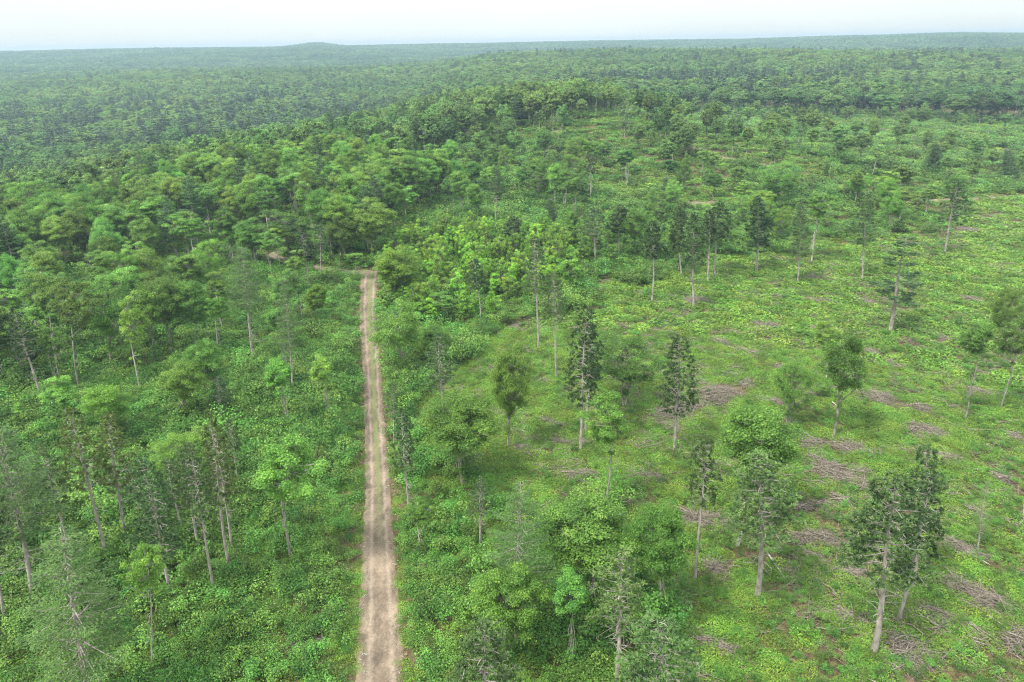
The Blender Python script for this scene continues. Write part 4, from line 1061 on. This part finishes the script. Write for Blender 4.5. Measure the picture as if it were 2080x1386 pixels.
sp, sr_, ss_, si_ = cat(sp_), cat(sr_), cat(ss_), cat(si_)

# ------------------------------------------------------------------ brush piles and logs left by the felling
PL = [(1565, 525, 1605, 533, 1), (1685, 537, 1732, 545, 1), (1620, 558, 1678, 572, 1.6), (1545, 582, 1582, 575, 1), (1530, 600, 1590, 604, 1.2), (1620, 605, 1702, 618, 1.2),
      (1745, 608, 1786, 618, 1.3), (1515, 657, 1608, 668, 1.2), (1645, 661, 1668, 674, 1.2), (1465, 695, 1492, 706, 1.5), (1502, 707, 1562, 722, 1), (1935, 605, 2006, 611, 1.4),
      (1845, 617, 1888, 628, 1.4), (1968, 634, 2002, 649, 1), (1868, 674, 1952, 698, 1.1), (1760, 709, 1788, 724, 1.4), (1800, 736, 1838, 750, 1.2), (1440, 815, 1522, 772, 2.6),
      (1312, 842, 1442, 822, 1.8), (1508, 785, 1532, 768, 1.2), (1630, 800, 1680, 808, 1.3), (1548, 814, 1606, 824, 1.4), (1755, 803, 1892, 842, 1.9), (1812, 860, 1925, 886, 1.6),
      (1628, 893, 1760, 912, 1.7), (2035, 878, 2095, 900, 1.3), (1610, 940, 1775, 976, 2.3), (1845, 923, 1965, 932, 1.2), (1688, 1000, 1735, 1028, 1.5), (1622, 1032, 1688, 1018, 1),
      (1618, 1090, 1725, 1104, 2.6), (1380, 1046, 1495, 1068, 2.6), (1915, 1098, 2015, 1144, 1.5), (1905, 1186, 2065, 1234, 2.4), (1778, 1338, 1895, 1308, 2.1), (1835, 1232, 1945, 1262, 1.2),
      (1148, 962, 1222, 966, 1.7), (1105, 1041, 1172, 1046, 1.2), (1038, 912, 1072, 904, 1.1), (1088, 850, 1145, 862, 1.1), (932, 716, 962, 727, 1.2), (1358, 600, 1445, 617, 2.0),
      (1028, 667, 1064, 660, 1), (1925, 464, 2012, 471, 1.4), (1715, 1160, 1795, 1178, 1.4), (1630, 1128, 1705, 1150, 1.5), (1430, 1142, 1486, 1164, 1.5), (1415, 1302, 1505, 1332, 1.4),
      (1010, 1300, 1065, 1275, 2.2), (560, 1322, 642, 1300, 1.0), (398, 1326, 445, 1336, .8), (1980, 535, 2050, 545, 1), (1700, 1240, 1740, 1262, 1), (1590, 1150, 1630, 1185, 1), (2030, 1330, 2090, 1290, 1.8), (1180, 895, 1210, 915, 1.1),
      (1860, 292, 1925, 298, 1.6), (1990, 268, 2045, 274, 1.6), (1775, 262, 1840, 268, 1.4), (1940, 330, 1990, 336, 1.4), (1690, 300, 1750, 305, 1.4), (2000, 302, 2070, 309, 1.6), (1560, 262, 1620, 267, 1.4),
      (1990, 500, 2045, 508, 1.2), (1850, 555, 1905, 562, 1.1), (1740, 655, 1775, 665, 1), (1600, 690, 1640, 700, .9), (1950, 790, 2010, 802, 1.2), (2000, 960, 2060, 985, 1.3), (1250, 660, 1290, 668, 1), (1290, 960, 1345, 975, 1.1), (1100, 890, 1150, 902, 1), (1250, 1010, 1300, 1030, 1), (1500, 880, 1545, 895, 1), (1960, 1030, 2010, 1050, 1.1), (1560, 740, 1600, 752, .9)]
def relation(bx, by):
    best = min(LAND, key=lambda l: abs(l[0] - bx) + 1.6 * abs(l[1] - by))
    dx, dy = bx - best[0], by - best[1]
    rel = ('in front of' if dy > 0 else 'behind') if abs(dy) * 1.6 > abs(dx) else ('right of' if dx > 0 else 'left of')
    return rel, best
SHORT = {}
def short(l):
    t = l[3].split(',')[0]
    w = t.split(' ')
    for stop in (' with ', ' left of', ' right of', ' between', ' at the', ' in ', ' standing', ' whose', ' beside', ' rising', ' showing', ' beyond', ' behind', ' cut by', ' filling', ' near ', ' among', ' close '):
        if stop in t and len(t.split(stop)[0].split()) >= 3: t = t.split(stop)[0]
    return t
used = {}
def sticks(seed, Lx, Wd, Hh, n, ang=.75, thick=1.):
    g = np.random.default_rng(seed); tp = []
    main = g.uniform(-.2, .2)
    nh = 1 + int(Lx > 1.8) + int(Lx > 3) + int(Lx > 4.5)
    hc = [(g.uniform(-.6, .6) if nh > 1 else 0, g.uniform(-.5, .5) if nh > 1 else 0, g.uniform(.3, .6), g.uniform(.45, 1.1)) for _ in range(nh)]
    for k in range(n):
        q = hc[g.integers(nh)]; du = g.normal() * .48 * q[2] * 1.6 / (1 + .25 * nh); dv = g.normal() * .42
        u = q[0] + du; v = q[1] + dv
        z = Hh * q[3] * math.exp(-3.2 * (du / q[2]) ** 2 - 2.2 * (dv / .8) ** 2) * g.uniform(.02, 1)
        a = main + g.normal() * ang
        if g.random() < .12: a += 1.2
        ln = g.uniform(.8, 3.4) * (1.0 if Lx < 4 else 1.25); el = g.normal() * .13
        c = np.array([u * Lx, v * Wd, z + .04]); h = np.array([math.cos(a) * math.cos(el), math.sin(a) * math.cos(el), math.sin(el)]) * ln / 2
        r0 = g.choice([.018, .026, .036, .06], p=[.38, .36, .20, .06]) * thick
        p = bend(c - h, c + h, 3, g, .05); p[:, 2] = np.maximum(p[:, 2], .02)
        tp.append(tube(p, [r0 * 1.2, r0, r0 * .4], 4))
    return smooth(mesh('branches', tp, M['dead']))
for k, (x1, y1, x2, y2, th) in enumerate(PL):
    a, b = P(x1, y1), P(x2, y2)
    c = (a + b) / 2; L = float(np.linalg.norm((b - a)[:2])); 
    me = sticks(600 + k, L * .62, max(.9, L * .22) * min(1.3, th * .7), .45 * th, int(60 + 20 * L * th))
    o = link(bpy.data.objects.new('brush_pile', me))
    o.location = (c[0], c[1], float(hgt(c[0], c[1]))); o.rotation_euler = (0, 0, math.atan2(b[1] - a[1], b[0] - a[0]))
    rel, l = relation((x1 + x2) / 2, (y1 + y2) / 2)
    size = 'big tangled' if th > 2 else ('long' if L > 7 else ('low' if th < 1.25 else 'small'))
    lab = '%s grey brush pile %s the %s' % (size, rel, short(l))
    for alt in ('nearer ', 'second ', 'third ', 'fourth ', 'fifth '):
        if lab not in used: break
        lab = alt + '%s grey brush pile %s the %s' % (size, rel, short(l))
    used[lab] = 1
    o['label'] = ' '.join(lab.split()[:16]); o['category'] = 'brush pile'; o['group'] = 'brush piles left by the felling'
    PILES.append((c[0], c[1], L * .5 + .3, math.atan2(b[1] - a[1], b[0] - a[0]), max(.8, L * .2) * min(1.2, th * .6)))
# single logs lying in the clearing
LG = [(1690, 818, 1705, 832), (1592, 607, 1640, 606), (1915, 1098, 1930, 1108), (1945, 1112, 2010, 1150), (1915, 1153, 1955, 1170), (1825, 1322, 1900, 1300), (1860, 1320, 1890, 1345), (1880, 1252, 1910, 1278), (1478, 1240, 1530, 1225),
      (2000, 1250, 2040, 1275), (1950, 1330, 1990, 1360), (1250, 685, 1285, 672), (1720, 890, 1745, 905), (1990, 680, 2030, 690), (2040, 525, 2080, 530), (1555, 1120, 1600, 1185), (1620, 1168, 1605, 1140), (1140, 960, 1130, 968), (1700, 905, 1762, 915), (1440, 790, 1500, 800)]
def logmesh(seed):
    g = np.random.default_rng(seed); p = bend(np.array([-.5, 0, .1]), np.array([.5, 0, .14]), 6, g, .02)
    tp = [tube(p, np.array([.1, .095, .085, .075, .06, .03]) , 7)]
    return tp
for k, (x1, y1, x2, y2) in enumerate(LG):
    a, b = P(x1, y1), P(x2, y2); c = (a + b) / 2; L = float(np.linalg.norm((b - a)[:2])); L = min(L, 7.5)
    g = np.random.default_rng(700 + k)
    p = bend(np.array([-L / 2, 0, .14]), np.array([L / 2, 0, .18]), 7, g, .015)
    tp = [tube(p, np.array([.11, .105, .095, .085, .07, .055, .03]) * g.uniform(.7, 1.1), 7)]
    for _ in range(5):
        q = p[g.integers(2, 6)]; tp.append(tube(np.array([q, q + np.array([g.uniform(.1, .6), g.normal() * .5, g.uniform(.05, .35)])]), [.025, .008], 4))
    o = link(bpy.data.objects.new('fallen_log', smooth(mesh('log', tp, M['birch' if k % 3 == 0 else 'dead']))))
    o.location = (c[0], c[1], float(hgt(c[0], c[1]))); o.rotation_euler = (0, 0, math.atan2(b[1] - a[1], b[0] - a[0]))
    rel, l = relation((x1 + x2) / 2, (y1 + y2) / 2)
    lab = '%s bare log lying %s the %s' % ('pale' if k % 3 == 0 else 'grey', rel, short(l))
    for alt in ('another ', 'third ', 'fourth '):
        if lab not in used: break
        lab = alt + '%s bare log lying %s the %s' % ('pale' if k % 3 == 0 else 'grey', rel, short(l))
    used[lab] = 1
    o['label'] = lab; o['category'] = 'fallen log'; o['group'] = 'logs lying in the clearing'
# the broken standing stump
b = P(1498, 1108)
g = np.random.default_rng(9)
st = tube(np.array([[0, 0, -.2], [0, 0, .8], [.08, 0, 1.7], [.2, .02, 1.95]]), [.26, .22, .2, .05], 9)
o = link(bpy.data.objects.new('tree_stump', smooth(mesh('stump', [st], M['birch']))))
o.location = b; o.rotation_euler = (0, math.radians(4), 0)
o['label'] = 'broken pale standing stump left of the big straight-trunked red pine'; o['category'] = 'stump'

# keep plants off the piles, then lay them
def off(p):
    k = np.ones(len(p), bool)
    for (cx, cy, L, a, w) in PILES:
        dx, dy = p[:, 0] - cx, p[:, 1] - cy
        u = dx * math.cos(a) + dy * math.sin(a); v = -dx * math.sin(a) + dy * math.cos(a)
        k &= ((u / (L * .6)) ** 2 + (v / (w * .75)) ** 2) > 1
    return k
k = off(sp)
o = scatter('undergrowth', sp[k], sr_[k], ss_[k], si_[k], SH + SL + SX)
o['label'] = 'dense green shrubs covering the ground between the trees'
k2 = off(fp)
o = scatter('ground_cover', fp[k2], fr_[k2], fs_[k2], fi_[k2], FE + FX)
o['label'] = 'low yellow-green ferns and grass over the clearing'
print('shrubs', k.sum(), 'ferns', k2.sum())
# loose slash between the piles
SK = [sticks(800 + k, 2.0, 1.6, .12, 16, 1.0, .8) for k in range(5)]
g = np.random.default_rng(31)
x, y = grid(-20, 220, 45, 260, 2.6, g)
pp = pj(x, y); n1 = vnoise(x, y, 11, 21)
m = infr(x, y) & inpoly(pp, CLEAR) & (g.random(len(x)) < np.clip((n1 - .35) * 2.6, .10, .9))
o = scatter('branch_litter', np.stack([x[m], y[m], hgt(x[m], y[m]) + g.uniform(.1, .32, m.sum())], 1), g.normal(0, .5, m.sum()) - .3, g.uniform(.7, 1.3, m.sum()), g.integers(0, 5, m.sum()), SK)
o['label'] = 'loose grey sticks strewn through the low growth of the clearing'
# stones and chips along the track edges
def chips(seed):
    g = np.random.default_rng(seed); tp = []
    for _ in range(7):
        c = np.array([g.normal() * .5, g.normal() * .5, .02]); a = g.uniform(0, 3.14); ln = g.uniform(.08, .35)
        h = np.array([math.cos(a), math.sin(a), 0]) * ln / 2
        tp.append(tube(np.array([c - h, c, c + h]), [.012, .02, .01], 4))
    return mesh('chips', tp, M['birch'])
cx, cy = [], []
for (c, hw) in TRACKS[:1]:
    for q in c[::2]:
        if 30 < q[1] < 120:
            for _ in range(3):
                s_ = g.choice([-1, 1]); cx.append(q[0] + s_ * (hw - abs(g.normal()) * .45)); cy.append(q[1] + g.normal() * .5)
cx, cy = np.array(cx), np.array(cy)
o = scatter('twig_litter', np.stack([cx, cy, hgt(cx, cy) + .09], 1), g.uniform(0, 6, len(cx)), g.uniform(.6, 1.3, len(cx)), g.integers(0, 3, len(cx)), [chips(900 + k) for k in range(3)])
o['label'] = 'pale twigs and wood chips along the edges of the dirt track'

# ------------------------------------------------------------------ haze over the whole country
HZ = 4700.0
zmin = -30.0; zmax = 71.0
v = [(sx * HZ, sy * HZ, z) for z in (zmin, zmax) for sx, sy in ((-1, -1), (1, -1), (1, 1), (-1, 1))]
f = [(0, 3, 2, 1), (4, 5, 6, 7), (0, 1, 5, 4), (1, 2, 6, 5), (2, 3, 7, 6), (3, 0, 4, 7)]
m, n = nodes('haze')
pv = n.nodes.new('ShaderNodeVolumePrincipled')
pv.inputs['Color'].default_value = (.42, .56, .70, 1)
pv.inputs['Density'].default_value = HAZE if 'HAZE' in globals() else 0.00025
pv.inputs['Anisotropy'].default_value = 0.2
o_ = n.nodes.new('ShaderNodeOutputMaterial'); n.links.new(pv.outputs[0], o_.inputs['Volume'])
hz = link(bpy.data.objects.new('haze', mesh('haze', [(np.array(v), np.array(f))], m)))
hz['kind'] = 'stuff'
